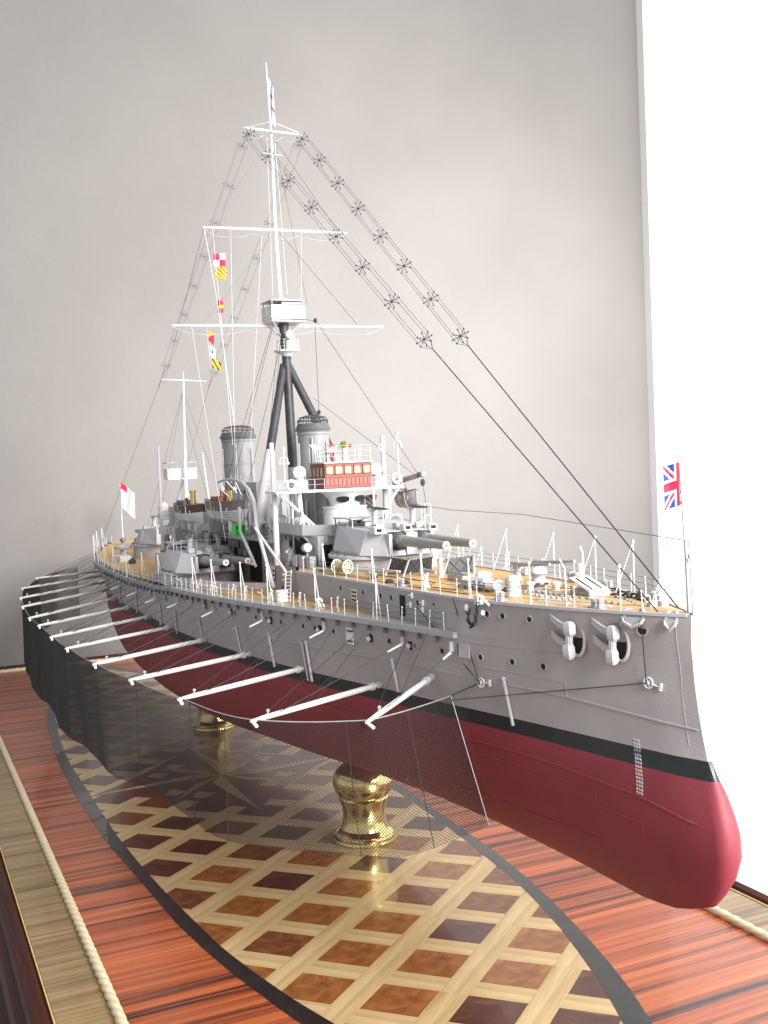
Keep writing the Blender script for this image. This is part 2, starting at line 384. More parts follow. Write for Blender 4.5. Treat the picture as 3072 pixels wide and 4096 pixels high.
# compass rose
def P2(a,r): return (XC+r*math.cos(a),YC+r*math.sin(a))
def rpiece(name,poly,mat,z,mrot=0,label=None):
    poly=ccw(poly); cx=sum(p[0] for p in poly)/len(poly); cy=sum(p[1] for p in poly)/len(poly)
    cs,sn=math.cos(-mrot),math.sin(-mrot)
    obj(name,MB().prism([((x-cx)*cs-(y-cy)*sn,(x-cx)*sn+(y-cy)*cs) for x,y in poly],-.08,z),mat,base,(cx,cy,ZB),(0,0,mrot),sm=False,label=label)
for k in range(4):
    a=k*math.pi/2; b_=a+math.pi/2
    # maroon field with a concave outer edge from tip to tip, cream block inside
    A,B=P2(a,14.9),P2(b_,14.9); mid=P2(a+math.pi/4,15.5); arc=[]
    for i in range(13):
        t=i/12; arc.append(((1-t)**2*A[0]+2*t*(1-t)*P2(a+math.pi/4,8.6)[0]+t*t*B[0],(1-t)**2*A[1]+2*t*(1-t)*P2(a+math.pi/4,8.6)[1]+t*t*B[1]))
    for i in range(12):
        rpiece('star_field',[(XC,YC),arc[i],arc[i+1]],M['maroon'] if i in(0,1,2,5,6,9,10,11) else M['burl2'],.002,a)
    # diagonal minor point
    d=a+math.pi/4
    rpiece('star_point',[(XC,YC),P2(d-.32,3.6),P2(d,10.2)],M['maple'],.008,d)
    rpiece('star_point',[(XC,YC),P2(d,10.2),P2(d+.32,3.6)],M['burl2'],.008,d)
    rpiece('star_block',[P2(d-.42,7.0),P2(d-.30,9.0),P2(d-.12,8.3),P2(d-.1,6.6)],M['maple'],.006,d)
    rpiece('star_block',[P2(d+.1,6.6),P2(d+.12,8.3),P2(d+.30,9.0),P2(d+.42,7.0)],M['maple'],.006,d)
    rpiece('star_point',[(XC,YC),P2(a-.55,3.4),P2(a,14.9)],M['maple'],.012,a)
    rpiece('star_point',[(XC,YC),P2(a,14.9),P2(a+.55,3.4)],M['olive'],.012,a)
# rope mouldings
def rope(name,p0,p1,rr=.40,pitch=1.25):
    p0=Vector(p0);p1=Vector(p1); L=(p1-p0).length; d=(p1-p0)/L; u=d.cross(Vector((0,0,1))).normalized(); w=u.cross(d)
    n=int(L/.17); k=12; v=[];f=[]
    for i in range(n+1):
        s=L*i/n; ph=2*math.pi*s/(pitch*2)
        for j in range(k):
            q=2*math.pi*j/k; r=rr*(.70+.30*abs(math.cos(q-ph)))
            v.append(p0+d*s+(u*math.cos(q)+w*math.sin(q))*r)
    for i in range(n):
        for j in range(k): f.append((i*k+j,i*k+(j+1)%k,(i+1)*k+(j+1)%k,(i+1)*k+j))
    return obj(name,MB().add(v,f),M['cream'],base,(0,0,0),fix=True,ang=60)
rope('rope_moulding',(XA,YA,ZB+.12),(XB,YA,ZB+.12)); rope('rope_moulding',(XA,YB,ZB+.12),(XB,YB,ZB+.12)); rope('rope_moulding',(XA,YA,ZB+.12),(XA,YB,ZB+.12))
# outer border veneer, mitred lengths
def band(name,x0,x1,y0,y1,mat,rot=0): obj(name,MB().box2(x0,x1,y0,y1,ZB-.3,ZB-.03),mat,base,sm=False)
xs=[XA-3.9,-48,2.5,41,78,XB]
for a,b_ in zip(xs,xs[1:]): band('border_panel',a+.015,b_-.015,YA-3.85,YA-.02,M['zebr'])
for a,b_ in zip(xs,xs[1:]): band('border_panel',a+.015,b_-.015,YB+.02,YB+4.1,M['zebr'])
for a,b_ in ((YA,-6),(-6,YB)): band('border_panel',XA-3.85,XA-.02,a+.015,b_-.015,M['zebr'])
# edge mouldings: starboard, port, stern
def mould(name,prof,p0,p1,mat,side):
    p0=Vector(p0);p1=Vector(p1); rings=[[p+Vector((side[0]*a,side[1]*a,z)) for a,z in prof] for p in (p0,p1)]
    obj(name,MB().loft(rings,closed=True),mat,base,(0,0,0))
prof=[(0,-.2),(.35,.18),(.9,.3),(1.35,.1),(1.5,-.5),(1.2,-1.0),(.6,-1.1),(0,-1.1)]
prof2=[(0,-1.15),(1.2,-1.12),(2.0,-1.6),(2.2,-2.6),(1.8,-3.2),(1.2,-3.4),(1.5,-5),(2.6,-5.6),(2.6,-7.5),(0,-7.5)]
gl=[(.0,.0),(.12,.03),(.12,-.3),(0,-.3)]
for side,yy in ((-1,YA-3.9),(1,YB+4.15)):
    mould('edge_moulding',prof,(XA-3.9,yy+side*.12,ZB),(XB,yy+side*.12,ZB),M['mahog'],(0,side)); mould('lower_moulding',prof2,(XA-3.9,yy+side*.12,ZB),(XB,yy+side*.12,ZB),M['mahog'],(0,side))
    mould('pinstripe',gl,(XA-3.9,yy,ZB+.03),(XB,yy,ZB+.03),M['gold'],(0,side))
mould('edge_moulding',prof,(XA-4.0,YA-3.9,ZB),(XA-4.0,YB+4.1,ZB),M['mahog'],(-1,0)); mould('lower_moulding',prof2,(XA-4.0,YA-3.9,ZB),(XA-4.0,YB+4.1,ZB),M['mahog'],(-1,0))
# low cabinet the base stands on
obj('plinth',MB().box2(XA-2,XB,YA-3,YB+3,-60,ZB-9.01),M['mahog'],base)
# ------------------------------------------------------------------ brass stands
SP=[(3.05,0),(3.1,.2),(3.05,.42),(2.75,.5),(2.65,.65),(2.75,.8),(2.6,.95),(2.3,1.2),(2.1,1.8),(2.02,2.5),(2.1,3.2),(2.28,3.75),(2.4,4.0),(2.44,4.15),(2.34,4.3),(2.46,4.45),(2.7,4.8),(2.86,5.3),(2.9,5.75),(2.85,6.2),(2.65,6.7),(2.25,7.15),(1.8,7.4),(1.55,7.5),(1.45,7.8),(1.45,9.9),(0.01,9.9)]
st=root('brass_stand',(31.6,0.2,ZB),'polished brass pedestal under the forward keel behind the torpedo net','stand')
st['group']='turned brass pedestals under the hull'
obj('turned_body',MB().lathe(SP,(0,0,0),48),M['brass'],st,(31.6,0.2,ZB),ang=25)
st2=root('brass_stand',(-21,0,ZB),'polished brass pedestal under the after keel dim behind the net','stand'); st2['group']='turned brass pedestals under the hull'
obj('turned_body',st.children[0].data,None,st2,(-21,0,ZB))
# ------------------------------------------------------------------ the model ship
ship=root('warship_model',(0,0,KEEL),'grey and crimson model battleship on brass stands with torpedo net booms out','model ship')
XS=[-80,-79.3,-78,-76.5]+[-75+2.5*i for i in range(0,55)]+[61.5,63,64.5,66,67.5,69,70.5,72,73.5,75,76,77,78,78.8,79.4,79.8,80]
XS=sorted(set(XS))
def zrow(x0):
    ez=interp(EDZ,x0); up=[ez+( -.0), ]
    zs=[-9.1,-9.05,-8.95,-8.7,-8.2,-7.5,-6.6,-5.6,-4.4,-3.2,-2.2,-1.2,-.44]
    ztop=[-.44,.62]; 
    return zs,ez
rings=[];mids=[]
for x0 in XS:
    zs,ez=zrow(x0)
    if True:
        col=zs+[.55]+[.55+(ez-.55)*t for t in (.25,.5,.75,1)]
    rings.append([(hx(x0,z),hy(x0,z),z) for z in col])
nr=len(rings[0]); KR=[-1,1]
def stern_rise(x,z):   # cut-up of the keel towards the stern
    a=sst((-52-x)/26)
    return z if z>.5 else z+a*(-(z-.3))*.80
def hull_side(sg):
    mb=MB(); v=[];f=[];mi=[]
    for rg in rings:
        for (x,y,z) in rg: v.append((x,sg*y,stern_rise(x,z)))
    for i in range(len(rings)-1):
        for j in range(nr-1):
            f.append((i*nr+j,(i+1)*nr+j,(i+1)*nr+j+1,i*nr+j+1)); mi.append(1 if j<12 else (2 if j==12 else 0))
    return v,f,mi
mb=MB()
for sg in(-1,1):
    v,f,mi=hull_side(sg); o_=len(mb.v); mb.v+=v; mb.f+=[tuple(o_+i for i in q) for q in f]; mb.mi+=mi
o_=len(rings)*nr
for i in range(len(rings)-1): mb.f.append((i*nr,o_+i*nr,o_+(i+1)*nr,(i+1)*nr)); mb.mi.append(1)   # keel plate
for j in range(nr-1):
    mb.f.append((j,j+1,o_+j+1,o_+j)); mb.mi.append(1 if j<12 else (2 if j==12 else 0))
    e=(len(rings)-1)*nr; mb.f.append((e+j,o_+e+j,o_+e+j+1,e+j+1)); mb.mi.append(1 if j<12 else (2 if j==12 else 0))
hull=obj('hull',mb,[M['grey'],M['red'],M['boot']],ship,ang=50)
# forecastle sides
FX=[35.6+ (63-35.6)*i/14 for i in range(15)]+[x for x in XS if x>63]
mb=MB()
for sg in(-1,1):
    rr=[]
    for x0 in FX:
        z0=interp(EDZ,x0)-.05; z1=interp(FCZ,x0); fy=smooth(FCY,x0); ey=smooth(EDY,x0)
        b0=min(ey,fy+(ey-fy)*sst((x0-59)/4)+.03) if x0<63 else ey
        rr.append([(hx(x0,z0+(z1-z0)*t),sg*(b0+(fy-b0)*t),z0+(z1-z0)*t) for t in (0,.33,.66,1)])
    mb.loft(rr,closed=False,caps=False)
k_=len(FX)*4; mb.f.append(((len(FX)-1)*4+0,(len(FX)-1)*4+1,(len(FX)-1)*4+2,(len(FX)-1)*4+3,k_+(len(FX)-1)*4+3,k_+(len(FX)-1)*4+2,k_+(len(FX)-1)*4+1,k_+(len(FX)-1)*4)); mb.mi.append(0)
# aft return of the forecastle sides
yb=interp(FCY,35.6)
for sg in(-1,1): 
    p=[(35.6,sg*yb),(31.5,sg*5.6),(24,sg*5.7)]
    for (a,b_),(c,d) in zip(p,p[1:]): mb.add([(a,b_,5.2),(c,d,5.2),(c,d,8.1),(a,b_,8.1)],[(0,1,2,3)])
mb.add([(24,-5.7,5.2),(24,5.7,5.2),(24,5.7,8.1),(24,-5.7,8.1)],[(0,1,2,3)])
obj('forecastle_side',mb,M['grey'],ship,ang=50)
def deckmesh(xs,yf,zf,inset=.0,cam_=.12):
    m_=MB(); rr=[]
    for x in xs:
        h=max(.02,yf(x)-inset); z=zf(x); rr.append([(hx(x,z),h*t,z+cam_*(1-t*t)) for t in (-1,-.6,-.2,.2,.6,1)])
    return m_.loft(rr,closed=False,caps=False)
obj('quarterdeck_planking',deckmesh([x for x in XS if x<=12.5],lambda x:smooth(EDY,x),lambda x:interp(EDZ,x)-.02,.35),M['deck'],ship,sm=False)
obj('main_deck_planking',deckmesh([12.5+50.5*i/20 for i in range(21)],lambda x:smooth(EDY,x),lambda x:interp(EDZ,x)-.02,.62),M['deck'],ship,sm=False)
fcx=[24,28,31.5,35.6]+[x for x in XS if x>36]
obj('forecastle_planking',deckmesh(fcx,lambda x:smooth(FCY,x) if x>=35.6 else 5.6,lambda x:interp(FCZ,x)-.02,.28),M['deck'],ship,sm=False)
# waterways: pale margin along each deck edge
def edge_strip(xs,yf,zf,w,h,mat,name,t=.0,sides=(-1,1),label=None):
    m_=MB()
    for sg in sides:
        rr=[]
        for x in xs:
            z=zf(x); y=yf(x); X=hx(x,z); rr.append([(X,sg*(y+t),z-h),(X,sg*(y+t),z+.06),(X,sg*max(.0,y-w),z+.06),(X,sg*max(0,y-w),z-h)])
        m_.loft(rr,closed=True)
    return obj(name,m_,mat,ship,label=label,ang=30)
ql=[x for x in XS if x<=12.5]; ml=[12.5+50.3*i/24 for i in range(25)]; fl=[35.6]+[x for x in XS if x>36 and x<79.9]
edge_strip(ql,lambda x:smooth(EDY,x),lambda x:interp(EDZ,x),.75,.28,M['mgrey'],'quarterdeck_waterway',.10)
edge_strip(ml,lambda x:smooth(EDY,x),lambda x:interp(EDZ,x),1.0,.34,M['mgrey'],'net_shelf',.28)
edge_strip(fl,lambda x:smooth(FCY,x),lambda x:interp(FCZ,x),.3,.12,M['lgrey'],'forecastle_waterway',.06)
lug=MB().box((0,-.08,0),(.16,.22,.42)); lugm=lug.mesh('shelf_lug'); lugm.materials.append(M['dgrey'])
for i in range(46):
    x=-30+i*2.02; z=interp(EDZ,x)-.62; y=-(smooth(EDY,x)+.04); obj('shelf_lug',lugm,None,ship,(x,y,z))
# hull strakes (raised plate edges that follow the hull surface)
def hpt(x0,z,off=.0,sg=-1):
    return (hx(x0,z),sg*(hy(x0,z)+off),stern_rise(hx(x0,z),z))
def strake(pts,r,mat,name='plate_edge',sg=-1,step=1.5):
    out=[]
    for (a,za),(b_,zb) in zip(pts,pts[1:]):
        n=max(1,int(max(abs(b_-a),abs(zb-za)*2)/step))
        for i in range(n): t=i/n; out.append(hpt(a+(b_-a)*t,za+(zb-za)*t,0.0,sg))
    out.append(hpt(*pts[-1],0.0,sg)); return obj(name,MB().tube(out,r,5),mat,ship)
for sg in(-1,1):
    strake([(79.8,2.15),(71,2.75),(60,2.95),(40,2.75),(10,2.65),(-40,2.6),(-70,2.8)],.07,M['grey'],'belt_edge',sg)
    strake([(79.9,-3.0),(75,-2.1),(68,-1.7),(55,-1.6),(30,-1.9),(0,-2.2),(-45,-2)],.085,M['red'],'bilge_strake',sg)
strake([(71.3,3.65),(60,3.8),(45,3.65),(10,3.4),(-30,3.2)],.035,M['grey'],'plate_edge')
strake([(71.3,3.65),(71.2,2.75)],.035,M['grey'],'plate_edge')
strake([(71.3,5.4),(62,5.35),(61.9,4.9)],.03,M['grey'],'plate_edge')
strake([(61,-2.6),(71.9,-2.65),(71.8,-3.5),(75,-3.6),(75,-5.0)],.04,M['red'],'plate_edge')
strake([(58,-2.6),(40,-2.9),(15,-3.2)],.03,M['red'],'plate_edge')
strake([(50,-5.6),(67,-5.9),(71.6,-5.85),(72,-7.2)],.035,M['red'],'plate_edge')
strake([(64,-1.6),(64,-2.5)],.03,M['red'],'plate_edge'); strake([(67.8,-2.6),(67.9,-3.2)],.03,M['red'],'plate_edge')
strake([(79.2,8.3),(79.25,5),(79.1,1.2)],.025,M['grey'],'plate_edge',-1,.8)
# draft marks
dm=MB()
for i in range(15):
    z=.95-i*.205; x=75.7-i*.04
    for k in range(3):
        a=hpt(x+k*.16-.16,z+.07,.02); b_=hpt(x+k*.16-.06,z-.06,.02); c=hpt(x+k*.16-.06,z+.07,.02); d=hpt(x+k*.16-.16,z-.06,.02)
        dm.tube([a,b_],.014,3); dm.tube([c,d],.014,3)
obj('draft_marks',dm,M['white'],ship,label='column of tiny white roman draft marks near the stem')
# portholes
ph=MB(); ph.torus((0,0,0),.24,.05,Matrix.Rotation(R(90),3,'X'),12,5); rim_me=ph.mesh('porthole'); rim_me.materials.append(M['mgrey']); smooth_mesh(rim_me,60)
gd=MB(); gd.cyl((0,.04,0),(0,-.012,0),.215,.215,12); glass_me=gd.mesh('pane'); glass_me.materials.append(M['dark'])
def surf_yaw(x0,z,sg=-1,fc=False):
    if fc: a=(x0-.5,smooth(FCY,x0-.5));b_=(x0+.5,smooth(FCY,x0+.5))
    else: a=(hx(x0-.5,z),hy(x0-.5,z));b_=(hx(x0+.5,z),hy(x0+.5,z))
    s=math.atan2(b_[1]-a[1],b_[0]-a[0])   # outward half-beam slope
    return s*sg
def on_side(x0,z,off=0,sg=-1):
    if z>interp(EDZ,x0) and x0<63: return (x0,sg*(smooth(FCY,x0)+off),z),surf_yaw(x0,z,sg,True)
    return (hx(x0,z),sg*(hy(x0,z)+off),z),surf_yaw(x0,z,sg)
UP=[39.69,44.78,48.89,51.88,53.57,57.54,59.81,65.78,67.18,69.49,77.3]; LO=[43.53,45.19,47.77,52.19,54.81,57.76,60.88,64.54,67.24,69.79,31.42,35.65,37.67,40.0,26,20,17,11,5,-2,-8,-15,-22,-30]
for L,z in ((UP,7.42),(LO,4.42)):
    for x in L:
        if x<28: z=4.42-(28-x)*.012
        (px,py,pz),yw=on_side(x,z,.02); sc=.62 if x<0 else 1
        o=obj('porthole',rim_me,None,ship,(px,py,pz),(0,0,yw)); p=obj('pane',glass_me,None,o)
        if x==77.3: o.scale=(1.45,1,1.45)
# scuttle plates / doors in the sides
def plate(x,z,w,h,mat,name,fc=True,bars=0,d=.1,label=None):
    (px,py,pz),yw=on_side(x,z,.0); m_=MB().box((0,-d/2,0),(w,d,h))
    o=obj(name,m_,mat,ship,(px,py,pz),(0,0,yw),sm=False,label=label)
    for k in range(bars): obj('hinge',MB().box((w*.15,-d-.04,h*(-.3+.6*k/max(1,bars-1))),(w*.8,.08,.1)),M['dark'],o,sm=False)
    return o
plate(47.3,7.0,.9,1.05,M['white'],'side_door',bars=3,label='white hinged port lid open on forecastle side')
plate(50.2,7.15,.85,.9,M['grey'],'side_scuttle'); plate(55.3,7.0,.7,1.5,M['dark'],'side_opening')
plate(60.5,4.3,0.02,0.02,M['grey'],'rivet') if False else None
plate(52.9-3,4.3,.9,1.3,M['white'],'side_door',bars=2); plate(63.2,4.75,1.0,1.0,M['mgrey'],'side_scuttle'); plate(62.8,4.75,.4,.8,M['dark'],'side_opening')
for x,z in ((56.7,7.9),(56.4,7.2),(58.2,7.5),(58.1,7.0)):
    (px,py,pz),yw=on_side(x,z,.03); m_=MB().torus((0,-.12,0),.14,.035,None,10,4); m_.box((.25,-.1,0),(.06,.2,.4)); obj('fairlead_eye',m_,M['white'],ship,(px,py,pz),(0,0,yw))
for x in [45.8,52.4,57.2,30.5,24,38.2,9,1.5,-10,-20]:
    z=4.35 if x>20 else 3.7
    (px,py,pz),yw=on_side(x,z,.03); m_=MB(); m_.lathe([(.02,0),(.2,.05),(.23,.2),(.13,.3),(.02,.33)],(0,0,0),10,Matrix.Rotation(R(90),3,'X')); m_.torus((.15,-.02,.05),.40,.04,Matrix.Rotation(R(90),3,'X'),12,4)
    o=obj('net_winch_cover',m_,M['lgrey'],ship,(px,py,pz),(0,0,yw)); obj('recess',MB().cyl((.15,.04,.05),(.15,-.03,.05),.37,.37,12),M['dark'],o)
# vertical eduction pipes from belt to boot topping
for x,z0,z1,dbl in ((66.3,3.2,.1,0),(54.8,3.0,.6,0),(43.6,3.1,-.2,1),(37.5,3.0,.2,0),(31,3.0,.3,1),(21.5,2.8,.4,0),(13,2.7,.3,0),(6,2.6,.3,1),(-7,2.6,.3,0),(-18,2.6,.3,0),(-30,2.7,.3,0)):
    m_=MB(); 
    for k in range(1+dbl): 
        a=hpt(x-k*.55,z0-k*.25,.12); b_=hpt(x-k*.55,z1,.12); m_.cyl(a,b_,.13,.11,7); m_.ball(a,.17,6)
        if k: m_.tube([a,hpt(x-k*.55-.35,z0-.1,.12)],.09,5)
    obj('waste_pipe',m_,M['lgrey'],ship)
# ladder rungs at the forecastle break
for i in range(9):
    z=5.9+.25*i
    if z<8: obj('ladder_rung',MB().cyl((35.2,-yb+.02,z),(34.7,-yb+.28,z),.035,.035,5),M['lgrey'],ship)
# ---- anchors with hawse pipes
def hawse(x,z,name_):
    (px,py,pz),yw=on_side(x,z,.0)
    m_=MB().torus((0,-.05,0),.78,.13,Matrix.Rotation(R(90),3,'X')@Matrix.Diagonal((.72,1,1)).to_3x3() ,20,6); 
    # upright oval
    m_=MB(); pts=[(.55*math.cos(q),-.06,.98*math.sin(q)-.0) for q in [2*math.pi*i/22 for i in range(22)]]; m_.tube(pts,.11,6,closed=True)
    o=obj('hawse_pipe',m_,M['lgrey'],ship,(px,py,pz),(0,0,yw)); 
    v=[(.53*math.cos(q),-.03,.95*math.sin(q)) for q in [2*math.pi*i/22 for i in range(22)]]; m2=MB(); m2.add(v+[(a,.06,b_) for a,_,b_ in v],[tuple(range(22))]+[(i,(i+1)%22,(i+1)%22+22,i+22) for i in range(22)])
    obj('hawse_hole',m2,M['dark'],o,sm=False)
M['anch']=paint('anchor_grey',(.42,.41,.42),.45,var=.1,nscale=2)
def anchor(x,z,lean):
    (px,py,pz),yw=on_side(x,z,.0)
    m_=MB(); 
    def lump(cx,cz,h,w): m_.loft([[(cx+w*.5*a*k,-.45-.28*b_*k,cz+h*t) for a,b_ in ((-1,-.5),(-.6,1),(.6,1),(1,-.5))] for t,k in ((-.5,.55),(-.32,1),(.2,1.05),(.42,.8),(.5,.4))])
    m_.box((-.03,-.45,-.05),(.34,.3,.9),(0,R(6),0)); lump(.06,.62,.95,.72); lump(-.14,-.72,1.0,.72)
    m_.box((-.03,-.62,-.05),(.2,.12,.7),(0,R(6),0))
    a=obj('anchor',m_,M['anch'],ship,(px,py,pz),(0,lean,yw),label=None)
    for zz,l in ((.55,1),(-.5,1)):
        f=MB(); f.loft([[(0,-.6,zz+.22),(0,-.3,zz+.22),(0,-.3,zz-.14),(0,-.6,zz-.14)],[(-.75,-.46,zz+.55),(-.75,-.2,zz+.55),(-.75,-.2,zz+.12),(-.75,-.46,zz+.12)],[(-1.35,-.36,zz+.95),(-1.35,-.22,zz+.95),(-1.45,-.22,zz+.62),(-1.45,-.36,zz+.62)]]); f.tube([(0,-.55,zz+.22),(-.75,-.45,zz+.55),(-1.38,-.34,zz+.93)],.05,4)
        obj('anchor_fluke',f,M['anch'],a)
for x,ln in ((72.6,0),(75.55,0)): hawse(x+.25,6.45,''); anchor(x,6.5,R(-4))
# fairlead bolsters at deck edge near stem
for x0,l in ((76.9,1.35),(79.0,.7)):
    z=8.2; (px,py,pz),yw=on_side(x0,8.1,.02)
    m_=MB(); m_.tube([(-l/2,-.05,.0),(-l*.4,-.2,-.25),(0,-.26,-.5),(l*.4,-.2,-.25),(l/2,-.05,0)],.11,6); m_.loft([[(-l*.45,-.0,.05),(l*.45,-.0,.05),(l*.45,-.15,.05),(-l*.45,-.15,.05)],[(-l*.1,0,-.45),(l*.1,0,-.45),(l*.1,-.2,-.45),(-l*.1,-.2,-.45)]])
    o=obj('fairlead_bolster',m_,M['mgrey'],ship,(px,py,pz),(0,0,yw)); 
    for s in(-1,1): obj('fairlead_horn',MB().tube([(s*l*.42,.05,0),(s*l*.48,.08,.28),(s*l*.36,.18,.46),(s*l*.22,.3,.42)],.11,7),M['lgrey'],o)
# net booms and bow sheaves ------------------------------------------------
HEEL=[(59.2,2.3),(52.6,.8),(42.7,.8),(33.1,.8),(22.4,.8),(11,.75),(.4,.7),(-10.4,.7),(-21.5,.7),(-33,.75),(-44,.8),(-54,.9),(-62,1.0)]
TIP=[(63.2,-12.4,1.0),(58.0,-18.4,.8),(48.3,-20.9,.8),(38.6,-22.5,.8),(29.2,-23.8,.8),(18.5,-24.6,.8),(9.7,-24.9,.8),(-.4,-24.9,.8),(-8,-25.1,.8),(-19.7,-24.6,.9),(-29.5,-23.8,1.0),(-42,-22.2,1.1),(-58,-18.2,1.0)]
for i,((hx_,hz),t) in enumerate(zip(HEEL,TIP)):
    h=Vector(hpt(hx_,hz,.25)); t=Vector(t); d=(t-h).normalized(); u=d.cross(Vector((0,0,1))).normalized()
    m_=MB(); r=.185 if i<5 else .165
    m_.tube([h+d*.5,h+d*1.6,h+(t-h)*.5,t-d*1.0,t],[r*.95,r*1.12,r*1.15,r,r*.72],8)
    o=obj('net_boom',m_,M['pole'],ship)
    if i==0: o['label']='shortest foremost white net boom near the bow pulley'
    f=MB(); f.ball(h+d*.15,.17,7); f.cyl(h-d*.2,h-d*.02,.26,.26,10); f.cyl(h+d*.5,h+d*.75,.3,.3,8); obj('boom_heel_fitting',f,M['lgrey'],o,loc=-ORIG[ship.name]*0)
    o.children[0].location=(0,0,0)
    f=MB(); f.cyl(t-d*.1,t+d*.45,.14,.1,6); 
    for k in range(4): f.ball(t+d*(.2+.05*k)+Vector((.35*k,-.02,-.12)),.13,5)
    obj('boom_tip_shackle',f,M['white'],o); f=MB(); f.cyl(t-d*1.15+u*.05,t-d*1.15+Vector((0,0,.45)),.07,.07,5); f.ball(t-d*1.15+Vector((0,0,.4)),.13,5); obj('boom_cleat',f,M['mgrey'],o)
for x0,z in ((64.2,2.65),(77.3,4.4)):
    (px,py,pz),yw=on_side(x0,z,.12); m_=MB(); Rx=Matrix.Rotation(R(90),3,'X'); m_.torus((0,0,0),.3,.055,Rx,14,5); m_.ball((0,0,0),.1,6)
    for k in range(3): q=k*math.pi/3; m_.cyl((.3*math.cos(q),0,.3*math.sin(q)),(-.3*math.cos(q),0,-.3*math.sin(q)),.035,.035,4)
    m_.cyl((.25,0,0),(.75,0,0.02),.07,.07,5); m_.box((.82,0,.02),(.14,.16,.42))
    obj('net_sheave',m_,M['white'],ship,(px,py,pz),(0,R(12) if x0>70 else R(-5),yw))
# ------------------------------------------------------------------ torpedo net
import numpy as np
NT=[(61.3,-5.45,1.35)]+TIP+[(-66,-14.2,1.2),(-70,-10,1.4)]
def net_path():
    P=[Vector(p) for p in NT]; out=[]; s=0
    for k in range(len(P)-1):
        a,b_=P[k],P[k+1]; L=(Vector((b_.x,b_.y,0))-Vector((a.x,a.y,0))).length; n=max(3,int(L/.8))
        pa=P[k-1] if k>1 else a; pb=P[k+2] if k+2<len(P) and k>0 else b_
        for i in range(n):
            t=i/n; cr=.5*((2*a)+(b_-pa)*t+(2*pa-5*a+4*b_-pb)*t*t+(3*a-pa-3*b_+pb)*t**3); p=a.lerp(b_,t).lerp(cr,.85 if k>1 else .3); p.z-=.10*math.sin(math.pi*t)*(1 if L>6 else .3)
            out.append((s+L*t,p))
        s+=L
    out.append((s,P[-1])); return out,s
path,SL=net_path(); ps=np.array([q[0] for q in path]); px_=np.array([tuple(q[1]) for q in path])
CW=.225; NC=int(SL/(CW/2)); NRW=80; 
ii,jj=np.meshgrid(np.arange(NC+1),np.arange(NRW+1),indexing='ij')
sv=ii*(CW/2); X=np.interp(sv,ps,px_[:,0]);Y=np.interp(sv,ps,px_[:,1]);Z0=np.interp(sv,ps,px_[:,2])
dep=jj/NRW; hang=8.75+.25*np.sin(sv*.35)+.2*np.sin(sv*.13+1)
# a hanging net ripples sideways more and more towards its foot; it gathers aft
rip=dep*(.05*np.sin(sv*.9+dep*2)+.16*np.sin(sv*.31+1.3))
nx=np.gradient(np.interp(np.arange(NC+1)*CW/2,ps,px_[:,0])); ny=np.gradient(np.interp(np.arange(NC+1)*CW/2,ps,px_[:,1])); nl=np.hypot(nx,ny)+1e-9
NXv=(-ny/nl)[:,None]; NYv=(nx/nl)[:,None]
fd=np.clip(1-sv/16,0,1)**1.5*dep; X=X+NXv*rip+1.1*fd; Y=Y+NYv*rip+1.8*fd; Z=Z0-dep*hang-.06
Pn=np.stack([X,Y,Z],-1)
def strands(A,B,r):
    d=B-A; d/=np.linalg.norm(d,axis=1,keepdims=True); up=np.array([0.3,.4,.86]); u=np.cross(d,up); u/=np.linalg.norm(u,axis=1,keepdims=True); w=np.cross(d,u)
    V=[];n=len(A)
    for P_ in (A,B):
        for k in range(3):
            q=2*math.pi*k/3; V.append(P_+(u*math.cos(q)+w*math.sin(q))*r)
    V=np.stack(V,1).reshape(-1,3); b0=(np.arange(n)*6)[:,None]
    F=np.concatenate([b0+np.array([k,(k+1)%3,(k+1)%3+3,k+3]) for k in range(3)],0)
    return V,F
ev=((ii+jj)%2==0); a1=ev[:-1,:-1]; A1=Pn[:-1,:-1][a1]; B1=Pn[1:,1:][a1]; a2=ev[:-1,1:]; A2=Pn[:-1,1:][a2]; B2=Pn[1:,:-1][a2]
V,F=strands(np.concatenate([A1,A2]),np.concatenate([B1,B2]),.0205)
me=bpy.data.meshes.new('torpedo_net'); me.vertices.add(len(V)); me.vertices.foreach_set('co',(V*SC).ravel())
me.loops.add(len(F)*4); me.loops.foreach_set('vertex_index',F.ravel().astype(np.int32)); me.polygons.add(len(F)); me.polygons.foreach_set('loop_start',np.arange(len(F),dtype=np.int32)*4)
me.update(calc_edges=True); me.materials.append(M['net'])
o=bpy.data.objects.new('torpedo_net',me); C.objects.link(o); o.parent=ship; o.location=-ORIG[ship.name]*SC; o['kind']='stuff'
M['net_rope']=paint('net_rope_grey',(.25,.26,.24),.7,bump=0)
obj('net_head_rope',MB().tube([tuple(px_[i]) for i in range(len(px_))],.045,4),M['net_rope'],ship)
e0=[(Pn[0,j,0]+.02,Pn[0,j,1],Pn[0,j,2]) for j in range(0,NRW+1,5)]
obj('net_end_rope',MB().tube(e0,.032,4),M['wwire'],ship)
for s in [4,9,19,24,34.5,44.5,50,54,64,75,84,95,106,120]:
    i=int(s/(CW/2))
    if i<NC: obj('net_vertical_line',MB().tube([(Pn[i,j,0]+.03,Pn[i,j,1]-.03,Pn[i,j,2]) for j in range(0,NRW+1,5)],.035,3),M['wire'],ship)
